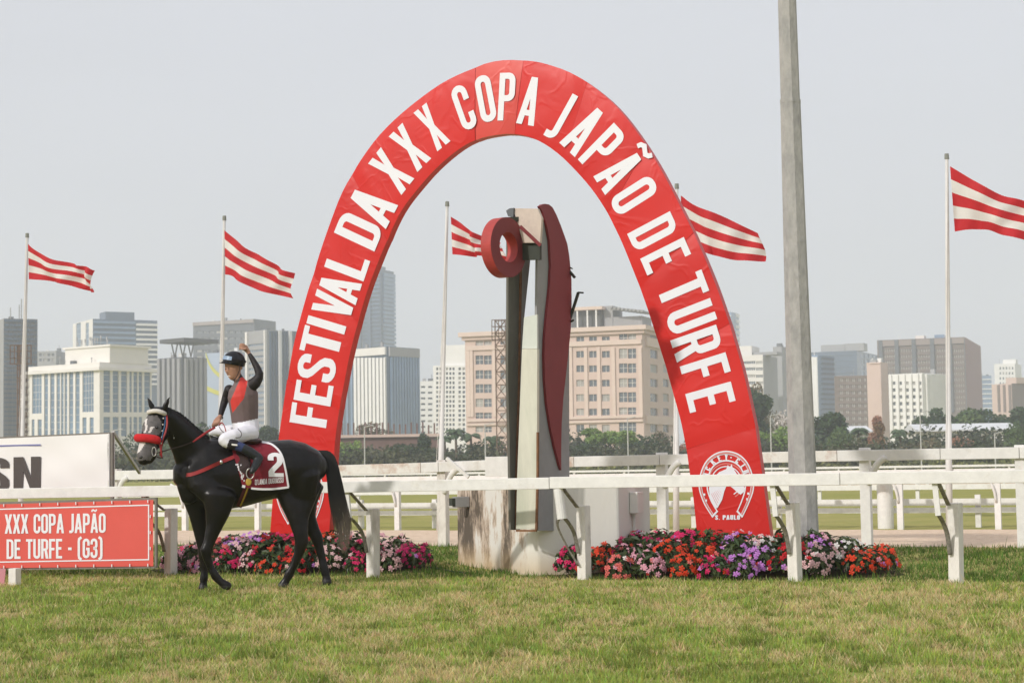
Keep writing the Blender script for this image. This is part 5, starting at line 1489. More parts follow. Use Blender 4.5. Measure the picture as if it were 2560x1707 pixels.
for ch, xc, w in (('S', -6, 66), ('N', 69, 68)):
    q = MB(); hgt = 85.5; wx = w / (glyph(ch, .27 if ch == 'N' else .23)[1] * hgt) if ch != 'S' else 1.75
    glyph_mesh(q, ch, lambda a, b: wfn(xc + a, lerp(1186, 1183.5, (xc + a) / 100) - b, .012), hgt, Vector((0, 0, 0)), t=.155 if ch == 'N' else .15, depth=0, wx=wx); q.build('letter', M_DKLET, wb)
q = MB(); q.add([wfn(W0, 1122, .012), wfn(103, 1110, .012), wfn(103, 1113.5, .012), wfn(W0, 1126, .012)], [(0, 1, 2, 3)]); q.build('blue_line', M_BLUEL, wb)

RBT = 18.72
rb = thing('red_banner', PT(190, 1420, RBT) - UPZ * PT(190, 1420, RBT).z, 'salmon red race-name banner with white lettering on a grey frame at left', 'banner')
rtop = lambda x: lerp(1260, 1249, x / 383); rbot = lambda x: lerp(1419.5, 1414.5, x / 383)
def rfn(x, y, d=0): return PT(x, y, RBT) - TB * d
q = MB(); X0, X1 = -420, 383; NX = 40
for i in range(NX + 1):
    for j in range(9):
        x = lerp(X0, X1, i / NX); y = lerp(rtop(x), rbot(x), j / 8)
        q.v.append(tuple(rfn(x, y, .002 * math.sin(x * .03 + j * .7))))
for i in range(NX):
    for j in range(8):
        a = i * 9 + j; q.f.append((a, a + 1, a + 10, a + 9)); q.mi.append(0)
q.build('sheet', M_BANNERR, rb, smooth=True, fix=False)
for a, b in (((X0, rtop(X0) - 3), (389, 1246)), ((X0, rbot(X0) + 2), (389, 1417)), ((387, 1244), (387, 1419))):
    q = MB(); q.bar(rfn(*a, -.03), rfn(*b, -.03), .028, .032, TB); q.build('frame_tube', M_FRAMEG, rb)
q = MB()
def line(q, a, b, w, d=.005):
    a, b = Vector(a), Vector(b); n_ = (b - a).normalized(); n_ = Vector((-n_.y, n_.x)) * w / 2
    q.add([rfn(*(a - n_), d), rfn(*(b - n_), d), rfn(*(b + n_), d), rfn(*(a + n_), d)], [(0, 1, 2, 3)])
line(q, (X0, 1284), (373.6, 1262), 3); q.build('border_line', M_LET, rb)
q = MB(); line(q, (372, 1263.6), (372, 1396.4), 3); q.build('border_line', M_LET, rb)
q = MB(); line(q, (X0, 1411), (373.6, 1398), 3); q.build('border_line', M_LET, rb)
def row_text(s_, x0, x1, yb0, yb1, hgt, t):
    gap = .045; tot = text_width(s_, t, gap); sc_ = (x1 - x0) / (tot * hgt); x = x0
    for ch in s_:
        c2 = 'A' if ch == 'Ã' else ch
        w = glyph(c2, t)[1] * hgt * sc_
        if ch != ' ':
            for g_, dy, hh in ([(c2, 0, hgt)] + ([('~', hgt * .62 + hgt * .4, hgt * .8)] if ch == 'Ã' else [])):
                q = MB(); xm = x + w / 2
                glyph_mesh(q, g_, lambda a, b: rfn(xm + a, lerp(yb0, yb1, (xm - x0) / (x1 - x0)) - hgt / 2 - dy - b, .005), hh, Vector((0, 0, 0)), t=t, depth=0, wx=sc_)
                q.build('letter', M_LET, rb)
        x += w + gap * hgt * sc_
row_text('XXX COPA JAPÃO', 12.5, 263, 1333.5, 1331, 48.5, .135)
row_text('DE TURFE - (G3)', 17, 257, 1396.5, 1394, 49, .135)
tie = MB(); tie.box((0, 0, 0), (.011, .008, .036), TA, TB); tie = tie.mesh('tie', M_LET)
for i in range(10):
    x = 372 - i * 45
    for yy in (rtop(x) + 3, rbot(x) - 3): link_mesh('tie', tie, rb, rfn(x, yy, .02) - ORG[rb.name])
for y in (1290, 1330, 1370): link_mesh('tie', tie, rb, rfn(378, y, .02) - ORG[rb.name])
q = MB(); p = G(37, 1464); q.box(Vector((p.x, p.y, .07)), (.105, .105, .27), TA, TB); q.build('support_post', M_OLDPOST, rb, bevel=.006)
q = MB(); a = P(-60, 1465, 21.3); q.prism([P(-90, 1416, 21.3), P(14, 1421, 21.3), P(10, 1462, 21.3), P(-90, 1474, 21.3)], Vector((0, .02, 0)))
tag(q.build('pink_placard', mat('pink_vinyl', (.62, .26, .30), .6, var=.05, vscale=3)), 'pink placard edge low under the red banner at the left border', 'placard')

# ================================================================== flower beds
M_FLEAF = attr_mat('impatiens_leaf', rough=.45, spec=.4, trans=.2)
FCOL = {'orange red': (.74, .060, .018), 'hot pink': (.70, .022, .14), 'lilac': (.58, .24, .66), 'blush': (.80, .52, .52), 'salmon': (.76, .17, .15), 'white': (.82, .80, .76), 'magenta': (.42, .010, .10), 'pale pink': (.76, .38, .47), 'crimson': (.55, .010, .022)}
def blossom_mesh(c, seed):
    r_ = random.Random(seed); q = MB()
    R = .031; q.v.append((0, 0, .006))
    for p_ in range(5):
        a = p_ * 2 * math.pi / 5
        for da, rr_ in ((-.52, .72), (-.28, 1.0), (.0, 1.06), (.28, 1.0), (.52, .72)):
            q.v.append((R * rr_ * math.cos(a + da), R * rr_ * math.sin(a + da), r_.uniform(-.004, .006)))
        k = 1 + p_ * 5
        for e in range(4): q.f.append((0, k + e, k + e + 1)); q.mi.append(0)
    return q.mesh('blossom', c, fix=False)
FM = {k: [blossom_mesh(mat('petal_' + k.replace(' ', '_'), c, .55, var=.12, vscale=25, trans=.25, spec=.3), i) for i in range(3)] for k, c in FCOL.items()}
def foliage(seed):
    r_ = np.random.default_rng(seed); n = 150
    th = r_.random(n) * 2 * np.pi; ph = np.arccos(1 - r_.random(n) * .98); rr_ = .75 + .3 * r_.random(n)
    d = np.stack([np.sin(ph) * np.cos(th), np.sin(ph) * np.sin(th), np.cos(ph)], 1)
    c = d * np.array([.20, .20, .27]) * rr_[:, None]; c[:, 2] += .02
    q = MB(); cols = []
    for i in range(n):
        dd = Vector(d[i]); up_ = (dd + Vector(r_.normal(size=3)) * .5 + Vector((0, 0, .3))).normalized()
        out = (dd - up_ * dd.dot(up_) - UPZ * .5 + Vector(r_.normal(size=3)) * .3); out = (out - up_ * out.dot(up_)).normalized()
        sd = up_.cross(out); L = .040 + .03 * r_.random(); w = L * .42; o = Vector(c[i])
        q.add([o - out * L, o + sd * w + up_ * .006, o + out * L - up_ * .012, o - sd * w + up_ * .006], [(0, 1, 2), (0, 2, 3)])
        v = .6 + .8 * r_.random(); g = r_.random()
        cols += [(v * lerp(.035, .075, g), v * lerp(.065, .10, g), v * lerp(.022, .03, g), 1)] * 4
    # a few stems
    for i in range(7):
        a = r_.random() * 6.28; q.tube([(.02 * math.cos(a), .02 * math.sin(a), -.02), (.14 * math.cos(a), .14 * math.sin(a), .2)], .005, 4); cols += [(.10, .07, .035, 1)] * 8
    me = q.mesh('foliage', M_FLEAF, fix=False)
    at = me.attributes.new('tint', 'FLOAT_COLOR', 'POINT'); at.data.foreach_set('color', np.array(cols, np.float32).ravel())
    return me
FOL = [foliage(s) for s in range(4)]
ORD = ['first', 'second', 'third', 'fourth', 'fifth', 'sixth', 'seventh', 'eighth', 'ninth', 'tenth', 'eleventh', 'twelfth', 'thirteenth', 'fourteenth', 'fifteenth']
ROWN = ['front', 'second', 'third', 'fourth', 'fifth', 'sixth', 'seventh', 'eighth', 'ninth']
HINT = [  # dominant colours seen in the photograph (px, py)
 (435, 1415, 'orange red'), (470, 1400, 'orange red'), (475, 1420, 'lilac'), (485, 1375, 'pale pink'), (545, 1390, 'hot pink'), (540, 1365, 'salmon'), (590, 1345, 'lilac'), (600, 1380, 'blush'), (600, 1415, 'white'), (660, 1400, 'orange red'), (690, 1395, 'orange red'), (650, 1350, 'lilac'), (670, 1365, 'crimson'), (705, 1340, 'hot pink'), (760, 1400, 'crimson'), (760, 1415, 'lilac'), (815, 1345, 'orange red'), (815, 1390, 'lilac'), (880, 1370, 'hot pink'), (850, 1360, 'blush'), (870, 1400, 'blush'), (905, 1410, 'white'), (935, 1345, 'pale pink'), (1000, 1355, 'magenta'), (960, 1370, 'blush'), (990, 1410, 'hot pink'), (1050, 1385, 'lilac'), (1020, 1420, 'magenta'),
 (1420, 1400, 'hot pink'), (1450, 1410, 'pale pink'), (1480, 1400, 'lilac'), (1500, 1420, 'hot pink'), (1510, 1365, 'orange red'), (1560, 1345, 'crimson'), (1590, 1350, 'magenta'), (1560, 1395, 'salmon'), (1600, 1375, 'pale pink'), (1600, 1410, 'lilac'), (1650, 1360, 'pale pink'), (1680, 1345, 'hot pink'), (1690, 1410, 'magenta'), (1710, 1365, 'orange red'), (1740, 1365, 'orange red'), (1760, 1425, 'blush'), (1790, 1420, 'white'), (1780, 1370, 'hot pink'), (1790, 1340, 'crimson'), (1830, 1340, 'orange red'), (1850, 1375, 'lilac'), (1890, 1375, 'lilac'), (1860, 1410, 'orange red'), (1880, 1430, 'orange red'), (1940, 1365, 'white'), (1930, 1410, 'lilac'), (1960, 1420, 'lilac'), (1900, 1345, 'blush'), (1980, 1345, 'crimson'), (2020, 1340, 'lilac'), (2030, 1360, 'pale pink'), (2060, 1375, 'blush'), (2100, 1370, 'white'), (2110, 1340, 'orange red'), (2160, 1365, 'orange red'), (2190, 1370, 'orange red'), (2060, 1400, 'hot pink'), (2010, 1400, 'magenta')]
def to_px(p):
    v = p - EYE; z = v.dot(_d); return PW / 2 + v.dot(_r) / z * FPX, PH / 2 - v.dot(_u) / z * FPX
def inside2(p, poly):
    r = False
    for a, c in zip(poly, poly[1:] + poly[:1]):
        if (a.y > p.y) != (c.y > p.y) and p.x < (c.x - a.x) * (p.y - a.y) / (c.y - a.y) + a.x: r = not r
    return r
for b in BEDS:
    rows = []
    nr = int(b['bt'] * 2 / .30)
    for j in range(nr):
        t_ = lerp(-.90, .90, j / (nr - 1)); half = b['ax'] * .96 * math.sqrt(1 - t_ * t_)
        n = max(2, int(half * 2 / .31)); rows.append([(lerp(-half, half, (i + .5) / n) + random.uniform(-.05, .05), t_ * b['bt'] + random.uniform(-.04, .04)) for i in range(n)])
    for j, row in enumerate(rows):
        for i, (u, v) in enumerate(row):
            p = b['c'] + TA * u + TB * v
            if inside2(p, plan): continue
            rr_ = math.hypot(u / b['ax'], v / b['bt'])
            p.z = .02 + .15 * (1 - rr_ ** 2)
            px, py = to_px(p + UPZ * .24)
            cands = sorted(HINT, key=lambda h_: (h_[0] - px) ** 2 + (2.0 * (h_[1] - py)) ** 2)
            col = cands[0][2] if random.random() < .8 else cands[1][2]
            pl = thing('impatiens_plant', p, '%s impatiens plant, %s from left in the %s row of the %s flower bed' % (col, ORD[i], ROWN[j], b['name']), 'flower', 'impatiens in the flower beds')
            sc_ = random.uniform(.85, 1.15) * (.85 if rr_ > .8 else 1); a0 = random.uniform(0, 6.28)
            fo = link_mesh('foliage', FOL[random.randrange(4)], pl); fo.scale = (sc_, sc_, sc_ * random.uniform(.9, 1.15)); fo.rotation_euler.z = a0
            front = v < .25
            nb = random.randint(28, 35) if front else random.randint(16, 20)
            for k in range(nb):
                th = random.uniform(0, 6.28) if random.random() < .35 else random.uniform(math.pi * 1.05, math.pi * 2.0)   # more blooms towards the light
                ph = math.acos(random.uniform(-.05, 1.0)); d = Vector((math.sin(ph) * math.cos(th), math.sin(ph) * math.sin(th), math.cos(ph)))
                q_ = Vector((d.x * .225, d.y * .225, d.z * .30 + .02)) * sc_
                cc = col if random.random() < .88 else random.choice(list(FCOL))
                o = link_mesh('blossom', FM[cc][random.randrange(3)], pl, q_)
                nd = (d + Vector((random.gauss(0, .35), random.gauss(0, .35) - .25, random.gauss(0, .35)))).normalized()
                o.rotation_euler = nd.to_track_quat('Z', 'Y').to_euler(); s3 = random.uniform(.6, 1.25); o.scale = (s3, s3, s3)
# black irrigation hose by the left bed
q = MB(); q.tube(smooth_poly([G(1060, 1418) + UPZ * .012, G(1100, 1424) + UPZ * .012, G(1130, 1430) + UPZ * .012, G(1165, 1434) + UPZ * .012], 14), .012, 6)
tag(q.build('garden_hose', mat('black_hose', (.02, .02, .02), .5)), 'black hose end lying on the grass right of the left flower bed', 'hose')
# ================================================================== horse and rider
def c1(x, y): return 300 + x / 2.306, 820 + y / 2.306          # close-up of the horse -> photograph pixels
def c2(x, y): return 500 + x / 3.92, 840 + y / 3.92            # close-up of the jockey -> photograph pixels
def Dc(px): return 19.65 + (px - 480) / 340 * .44
HEADING = Vector((-1.52, -.45, 0)).normalized(); LATV = Vector((-HEADING.y, HEADING.x, 0))
LATV = LATV if LATV.y > 0 else -LATV

def loft(mb, pts, n=16, mi=0, lat=LATV, cap=True):
    """pts: (centre, in-plane radius, lateral radius), closed by small end caps"""
    P_ = [Vector(p[0]) for p in pts]
    if cap:
        d0 = (P_[0] - P_[1]).normalized(); d1 = (P_[-1] - P_[-2]).normalized()
        r0, r1 = min(pts[0][1:]), min(pts[-1][1:])
        pts = [(P_[0] + d0 * r0 * .75, pts[0][1] * .35, pts[0][2] * .35), (P_[0] + d0 * r0 * .45, pts[0][1] * .78, pts[0][2] * .78)] + list(pts) + [(P_[-1] + d1 * r1 * .45, pts[-1][1] * .78, pts[-1][2] * .78), (P_[-1] + d1 * r1 * .75, pts[-1][1] * .35, pts[-1][2] * .35)]
        P_ = [Vector(p[0]) for p in pts]
    k = len(mb.v)
    for i, (c, ra, rb) in enumerate(pts):
        tg = (P_[min(i + 1, len(P_) - 1)] - P_[max(i - 1, 0)]).normalized()
        e1 = tg.cross(lat).normalized(); e2 = e1.cross(tg).normalized()
        for j in range(n):
            a = 2 * math.pi * j / n; mb.v.append(tuple(P_[i] + e1 * ra * math.cos(a) + e2 * rb * math.sin(a)))
    for i in range(len(pts) - 1):
        for j in range(n):
            a, b = k + i * n + j, k + i * n + (j + 1) % n; mb.f.append((a, b, b + n, a + n)); mb.mi.append(mi)
    mb.f.append(tuple(k + j for j in range(n - 1, -1, -1))); mb.mi.append(mi)
    e = k + (len(pts) - 1) * n; mb.f.append(tuple(e + j for j in range(n))); mb.mi.append(mi)

def remeshed(mb, voxel, smooth_it, name):
    me = mb.mesh(name + '_tmp', [], Vector((0, 0, 0)))
    o = bpy.data.objects.new(name + '_tmp', me); COL.objects.link(o)
    r = o.modifiers.new('r', 'REMESH'); r.mode = 'VOXEL'; r.voxel_size = voxel
    s = o.modifiers.new('s', 'SMOOTH'); s.iterations = smooth_it; s.factor = .5
    dg = bpy.context.evaluated_depsgraph_get(); dg.update()
    out = bpy.data.meshes.new_from_object(o.evaluated_get(dg))
    bpy.data.objects.remove(o); bpy.data.meshes.remove(me)
    return out

def ellipsoid(mb, c, ex, ey, ez, n=12, m_=8, mi=0):
    k = len(mb.v); c = Vector(c)
    for i in range(m_ + 1):
        ph = math.pi * i / m_
        for j in range(n):
            a = 2 * math.pi * j / n
            mb.v.append(tuple(c + ex * math.sin(ph) * math.cos(a) + ey * math.sin(ph) * math.sin(a) + ez * math.cos(ph)))
    for i in range(m_):
        for j in range(n):
            a, b = k + i * n + j, k + i * n + (j + 1) % n; mb.f.append((a, b, b + n, a + n)); mb.mi.append(mi)

TRUNK = [(336, 915, 45, .085), (362, 890, 105, .165), (420, 862, 165, .225), (500, 846, 203, .26), (600, 842, 203, .275), (700, 840, 190, .295), (800, 828, 172, .30), (900, 812, 166, .295), (990, 803, 162, .29), (1060, 800, 140, .265), (1120, 805, 105, .21), (1165, 820, 68, .13), (1188, 830, 30, .06)]
def trunk_at(x):
    for a, b in zip(TRUNK, TRUNK[1:]):
        if x <= b[0] or b is TRUNK[-1]:
            k = max(0, min(1, (x - a[0]) / (b[0] - a[0]))); return [lerp(a[q], b[q], k) for q in range(4)]
def nearD(x, y, hang=False):
    _, cy, ra, rb = trunk_at(x); k = (y - cy) / ra
    if hang and k > 0: k = k * .25
    return Dc(c1(x, 0)[0]) - rb * math.sqrt(max(0.02, 1 - k * k)) * .97
def seg(x, y, D, ra, rb): return (P(*c1(x, y), D), ra / 2.306 * D / FPX, rb)
mb = MB()
loft(mb, [seg(x, y, Dc(c1(x, y)[0]), ra, rb) for x, y, ra, rb in TRUNK], 24, cap=False)
NECK = [(480, 805, 150, .17, 0), (432, 732, 124, .135, -.03), (386, 662, 103, .11, -.07), (341, 601, 86, .095, -.12), (302, 547, 68, .085, -.16), (266, 505, 52, .078, -.19)]
loft(mb, [seg(x, y, Dc(c1(x, y)[0]) + d, ra, rb) for x, y, ra, rb, d in NECK], 20)
HEADP = [(258, 487, 46, .072, 19.42), (226, 522, 68, .098, 19.38), (200, 580, 74, .104, 19.33), (179, 640, 62, .082, 19.28), (158, 700, 55, .070, 19.24), (142, 745, 50, .066, 19.21), (130, 768, 34, .055, 19.2)]
loft(mb, [seg(*p[:2], p[4], p[2], p[3]) for p in HEADP], 18)
loft(mb, [seg(238, 560, 19.36, 46, .088), seg(234, 610, 19.34, 48, .088), seg(212, 665, 19.3, 36, .066)], 14)
loft(mb, [seg(190, 730, 19.24, 26, .045), seg(172, 765, 19.22, 22, .042)], 10)
loft(mb, [seg(540, 690, Dc(534), 60, .06), seg(600, 660, Dc(560), 45, .05), seg(700, 668, Dc(603), 40, .07)], 12)   # withers
LEGS = [
 [(452, 985, 92, .10, 19.72), (460, 1075, 64, .078, 19.74), (468, 1170, 46, .06, 19.76), (479, 1265, 33, .05, 19.77), (484, 1308, 35, .052, 19.77), (485, 1350, 25, .036, 19.77), (486, 1400, 22, .029, 19.77), (484, 1440, 27, .037, 19.77), (481, 1466, 22, .032, 19.77), (480, 1488, 27, .046, 19.77), (478, 1503, 29, .052, 19.77)],
 [(570, 960, 105, .12, 19.52), (562, 1065, 72, .09, 19.50), (541, 1150, 48, .062, 19.49), (516, 1228, 35, .05, 19.48), (496, 1282, 36, .053, 19.47), (504, 1330, 27, .038, 19.48), (527, 1388, 23, .031, 19.5), (553, 1432, 28, .038, 19.51), (577, 1458, 23, .033, 19.52), (604, 1478, 28, .046, 19.53), (624, 1486, 27, .048, 19.53)],
 [(1020, 900, 150, .14, 19.94), (1022, 1020, 98, .12, 19.88), (1028, 1105, 60, .08, 19.84), (1042, 1185, 44, .056, 19.82), (1048, 1235, 42, .052, 19.82), (1030, 1300, 30, .037, 19.82), (1000, 1370, 25, .032, 19.82), (972, 1424, 29, .039, 19.82), (957, 1452, 24, .034, 19.82), (944, 1477, 29, .048, 19.82), (933, 1493, 31, .055, 19.82)],
 [(1060, 920, 120, .12, 20.28), (1062, 1020, 78, .10, 20.32), (1084, 1098, 48, .07, 20.34), (1114, 1168, 40, .055, 20.36), (1134, 1205, 38, .05, 20.36), (1148, 1260, 29, .037, 20.36), (1165, 1330, 25, .032, 20.36), (1180, 1398, 28, .038, 20.36), (1188, 1428, 24, .034, 20.36), (1192, 1452, 28, .047, 20.36), (1194, 1468, 30, .052, 20.36)]]
for L in LEGS: loft(mb, [seg(x, y, D, ra, rb) for x, y, ra, rb, D in L], 14)
# shoulder, breast and haunch muscle
loft(mb, [seg(440, 790, 19.54, 90, .09), seg(480, 890, 19.51, 90, .09), seg(545, 970, 19.50, 70, .08)], 12)
loft(mb, [seg(378, 905, 19.56, 52, .08), seg(398, 985, 19.57, 46, .07)], 12)
loft(mb, [seg(412, 935, 19.72, 50, .07), seg(430, 1000, 19.74, 45, .06)], 12)
loft(mb, [seg(1010, 760, 19.86, 90, .10), seg(1060, 860, 19.84, 100, .11), seg(1050, 960, 19.86, 80, .10)], 12)
# ears
for pts in ([(196, 478, 15, .022, 19.44), (182, 448, 19, .024, 19.44), (168, 418, 13, .016, 19.44), (156, 394, 3, .005, 19.44)], [(250, 480, 16, .022, 19.30), (262, 448, 20, .024, 19.30), (276, 416, 14, .016, 19.30), (289, 391, 3, .005, 19.30)]):
    loft(mb, [seg(x, y, D, ra, rb) for x, y, ra, rb, D in pts], 10, cap=False)
hm = remeshed(mb, .0125, 14, 'horse')
M_COAT = mat('black_horse_coat', (.0045, .0035, .0032), .34, var=.4, vscale=5, bump=.55, bscale=7, spec=.30, color2=(.010, .006, .0045), mix=(.5, .75))
M_BLAZE = mat('white_blaze', (.62, .58, .55), .6, var=.15, vscale=20)
M_ROAN = mat('grey_face_hair', (.105, .095, .092), .55, var=.45, vscale=22)
M_HOOF = mat('dark_hoof', (.022, .02, .018), .5)
hroot_loc = Vector((P(640, 1165, 19.87).x, 19.87, 0))
horse = thing('black_horse', hroot_loc, 'black racehorse walking left with a white blaze and a rider on its back', 'horse')
hm.materials.clear()
for mm in (M_COAT, M_BLAZE, M_ROAN, M_HOOF): hm.materials.append(mm)
def inv_c1(p):
    px, py = to_px(p); return (px - 300) * 2.306, (py - 820) * 2.306
def inside(pt, poly):
    x, y = pt; r = False
    for (x0, y0), (x1, y1) in zip(poly, poly[1:] + poly[:1]):
        if (y0 > y) != (y1 > y) and x < (x1 - x0) * (y - y0) / (y1 - y0) + x0: r = not r
    return r
BLAZE = [[(118, 655), (150, 650), (140, 672), (128, 690), (112, 715), (96, 725), (88, 712), (98, 680)], [(140, 528), (156, 520), (160, 552), (154, 590), (146, 606), (138, 600), (146, 565)], [(168, 575), (186, 566), (196, 572), (182, 590), (172, 606), (164, 606)]]
ROAN = [[(130, 530), (160, 505), (215, 505), (240, 540), (238, 600), (205, 628), (140, 628), (128, 580)], [(92, 655), (200, 650), (215, 690), (180, 760), (90, 760), (80, 730)]]
mi = []
for f in hm.polygons:
    c = f.center; v = 0
    if c.y < 19.5 and c.z > 1.25:
        q = inv_c1(c); wob = (q[0] + 6 * noise.noise(c * 30), q[1] + 6 * noise.noise(c * 30 + Vector((5, 5, 5))))
        if f.normal.y < .25 and any(inside(wob, b) for b in ROAN): v = 2
        if f.normal.y < .1 and any(inside(wob, b) for b in BLAZE): v = 1
    elif c.z < .065: v = 3
    mi.append(v)
hm.polygons.foreach_set('material_index', mi); hm.polygons.foreach_set('use_smooth', [True] * len(mi))
hm.transform(Matrix.Translation(-hroot_loc)); hm.update()
hb_ = link_mesh('body', hm, horse)
M_EYE = mat('dark_glossy_eye', (.006, .005, .005), .08, spec=.7)
def hD(x, y, off=0):   # near/front surface of the head
    best = min(HEADP, key=lambda p: abs(p[1] - y)); return best[4] - best[3] * math.sqrt(max(.03, 1 - ((x - best[0]) / best[2]) ** 2)) - off
for x, y in ((212, 572), (138, 566)):
    q = MB(); ellipsoid(q, P(*c1(x, y), hD(x, y, -.006)), Vector((.018, 0, 0)), Vector((0, .013, 0)), UPZ * .015); q.build('eye', M_EYE, horse, smooth=True)
q = MB(); ellipsoid(q, P(*c1(122, 745), hD(122, 745, -.003)), Vector((.022, 0, .006)), Vector((0, .010, 0)), UPZ * .017); q.build('nostril', M_EYE, horse, smooth=True)
# tail, strand by strand
TP = smooth_poly([Vector(v) for v in [(1128, 712, 20), (1168, 704, 24), (1202, 735, 30), (1222, 800, 34), (1236, 880, 37), (1250, 970, 41), (1268, 1060, 44), (1283, 1150, 42), (1286, 1230, 30), (1280, 1300, 14)]], 26)
q = MB(); cols = []
DT = 20.16
def strand(w0, dep, ln, wob, wd):
    n = 18; pts = []
    for i in range(n):
        k = i / (n - 1) * ln; t = TP[min(int(k * 25), 25)].lerp(TP[min(int(k * 25) + 1, 25)], k * 25 - int(k * 25))
        pts.append((P(*c1(t.x + w0 * t.z * (1 + .15 * math.sin(k * 6 + wob)) + k * k * wob * 3, t.y), DT + dep * (.3 + k)), k))
    for i, (p, k) in enumerate(pts):
        w = wd * (1 - (k / max(ln, .01)) ** 3 * .8)
        q.v.append(tuple(p - Vector((w, 0, 0)))); q.v.append(tuple(p + Vector((w, 0, 0))))
        g = max(0, (k - .52) / .48); b = Vector((.010, .008, .008)).lerp(Vector((.20, .155, .115)), g ** 1.1)
        cols.extend([(*b, 1)] * 2)
    e = len(q.v) - 2 * n
    for i in range(n - 1): q.f.append((e + 2 * i, e + 2 * i + 1, e + 2 * i + 3, e + 2 * i + 2)); q.mi.append(0)
for i in range(380):
    strand(random.uniform(-1, 1), random.uniform(-.045, .045), random.choice([.7, .8, .88, .95, 1]) * random.uniform(.92, 1), random.uniform(-3, 6.5), random.uniform(.0016, .0036))
M_HAIR = attr_mat('tail_hair', rough=.45, spec=.4)
tl = q.build('tail', M_HAIR, horse, fix=False)
at = tl.data.attributes.new('tint', 'FLOAT_COLOR', 'POINT'); at.data.foreach_set('color', np.array(cols, np.float32).ravel())
# mane and forelock
M_MANE = mat('black_mane_hair', (.009, .008, .008), .5, spec=.3)
q = MB()
crest = smooth_poly([Vector((*p, 0)) for p in [(268, 452), (300, 466), (345, 488), (400, 534), (450, 578), (510, 622)]], 60)
for i in range(420):
    k = random.random(); c = crest[int(k * 59)]; D_ = Dc(c1(c.x, 0)[0]) - .19 * (1 - k) - .012
    dx, dy = random.uniform(2, 16), random.uniform(26, 62); e = -.035 * random.uniform(.4, 1.3)
    pts = [P(*c1(c.x - 3, c.y + 8), D_ + .03), P(*c1(c.x + dx * .4 + 3, c.y + dy * .25 - 5), D_ + e), P(*c1(c.x + dx, c.y + dy), D_ + e * 1.6 - .02)]
    w = .004
    q.add([pts[0] - Vector((w, 0, 0)), pts[0] + Vector((w, 0, 0)), pts[1] + Vector((w, 0, 0)), pts[1] - Vector((w, 0, 0)), pts[2]], [(0, 1, 2, 3), (3, 2, 4)])
for i in range(70):
    x0 = random.uniform(205, 240); pts = [P(*c1(x0, 452), 19.40), P(*c1(x0 - random.uniform(5, 14), 458), 19.33), P(*c1(x0 - random.uniform(4, 22), random.uniform(475, 500)), 19.28)]
    w = .004; q.add([pts[0] - Vector((w, 0, 0)), pts[0] + Vector((w, 0, 0)), pts[1] + Vector((w, 0, 0)), pts[1] - Vector((w, 0, 0)), pts[2]], [(0, 1, 2, 3), (3, 2, 4)])
q.build('mane', M_MANE, horse, fix=False)

# ------------------------------------------------------------------ saddle cloth
M_CLOTH = mat('crimson_saddle_cloth', (.20, .010, .022), .75, var=.15, vscale=8, bump=.2, bscale=12)
M_CWHITE = mat('white_cloth_trim', (.78, .76, .78), .7, var=.04, vscale=10)
def sfn(x, y, off=0): return P(*c1(x, y), nearD(x, y, True) - .022 - off)
FR = smooth_poly([Vector((*p, 0)) for p in [(646, 706), (668, 775), (690, 850), (706, 916)]], 30)
RE = smooth_poly([Vector((*p, 0)) for p in [(820, 655), (880, 671), (930, 724), (955, 810), (973, 916)]], 30)
sc = thing('saddle_cloth', sfn(820, 930), 'crimson saddle cloth with white edging and number on the black horse', 'saddle cloth')
q = MB(); NU = 26
for i in range(30):
    for j in range(NU + 1):
        k = j / NU; p = FR[i].lerp(RE[i], k); w = i / 29
        p.y += (1 - w) * (-14 * math.sin(math.pi * k)) + w * 12 * math.sin(math.pi * k) ; q.v.append(tuple(sfn(p.x, p.y, .003 * math.sin(k * 14) * w)))
for i in range(29):
    for j in range(NU): a = i * (NU + 1) + j; q.f.append((a, a + 1, a + NU + 2, a + NU + 1)); q.mi.append(0)
q.build('cloth', M_CLOTH, sc, smooth=True, fix=False)
def ribbon(path, w, off, name, m, parent, fn):
    q = MB(); path = [Vector((*p, 0)) for p in path]; o = Vector(thick([p.xy for p in path], w)[0]) if False else None
    out = thick([(p.x, p.y) for p in path], w); n = len(path)
    vs = [fn(x, y, off) for x, y in out]
    q.add(vs, [(i, i + 1, 2 * n - 2 - i, 2 * n - 1 - i) for i in range(n - 1)])
    return q.build(name, m, parent, smooth=True, fix=False)
bot = [(lerp(706, 973, k), 916 + 12 * math.sin(math.pi * k)) for k in [i / 16 for i in range(17)]]
ribbon([(p.x - 2, p.y) for p in RE], 11, .006, 'trim', M_CWHITE, sc, sfn)
ribbon([p for p in bot if p[0] > 748], 12, .006, 'trim', M_CWHITE, sc, sfn)
ribbon([(704, 910), (722, 914)], 16, .006, 'trim', M_CWHITE, sc, sfn)
q = MB(); glyph_mesh(q, '2', lambda a, b: sfn(897 + a - b * .06, 787 - b, .009), 140, Vector((0, 0, 0)), t=.155, depth=0, wx=1.55); q.build('number', M_CWHITE, sc)
s_ = "Q'LANDA DUGUASSU"; x = 778; hg = 31; k_ = 165 / (text_width(s_, .12, .06) * hg)
for ch in s_:
    w = glyph(ch, .12)[1] * hg * k_
    if ch != ' ':
        q = MB(); xm = x + w / 2; glyph_mesh(q, ch, lambda a, b: sfn(xm + a, 888 - (xm - 778) * .085 - b, .009), hg, Vector((0, 0, 0)), t=.12, depth=0, wx=k_); q.build('letter', M_CWHITE, sc)
    x += w + .06 * hg * k_
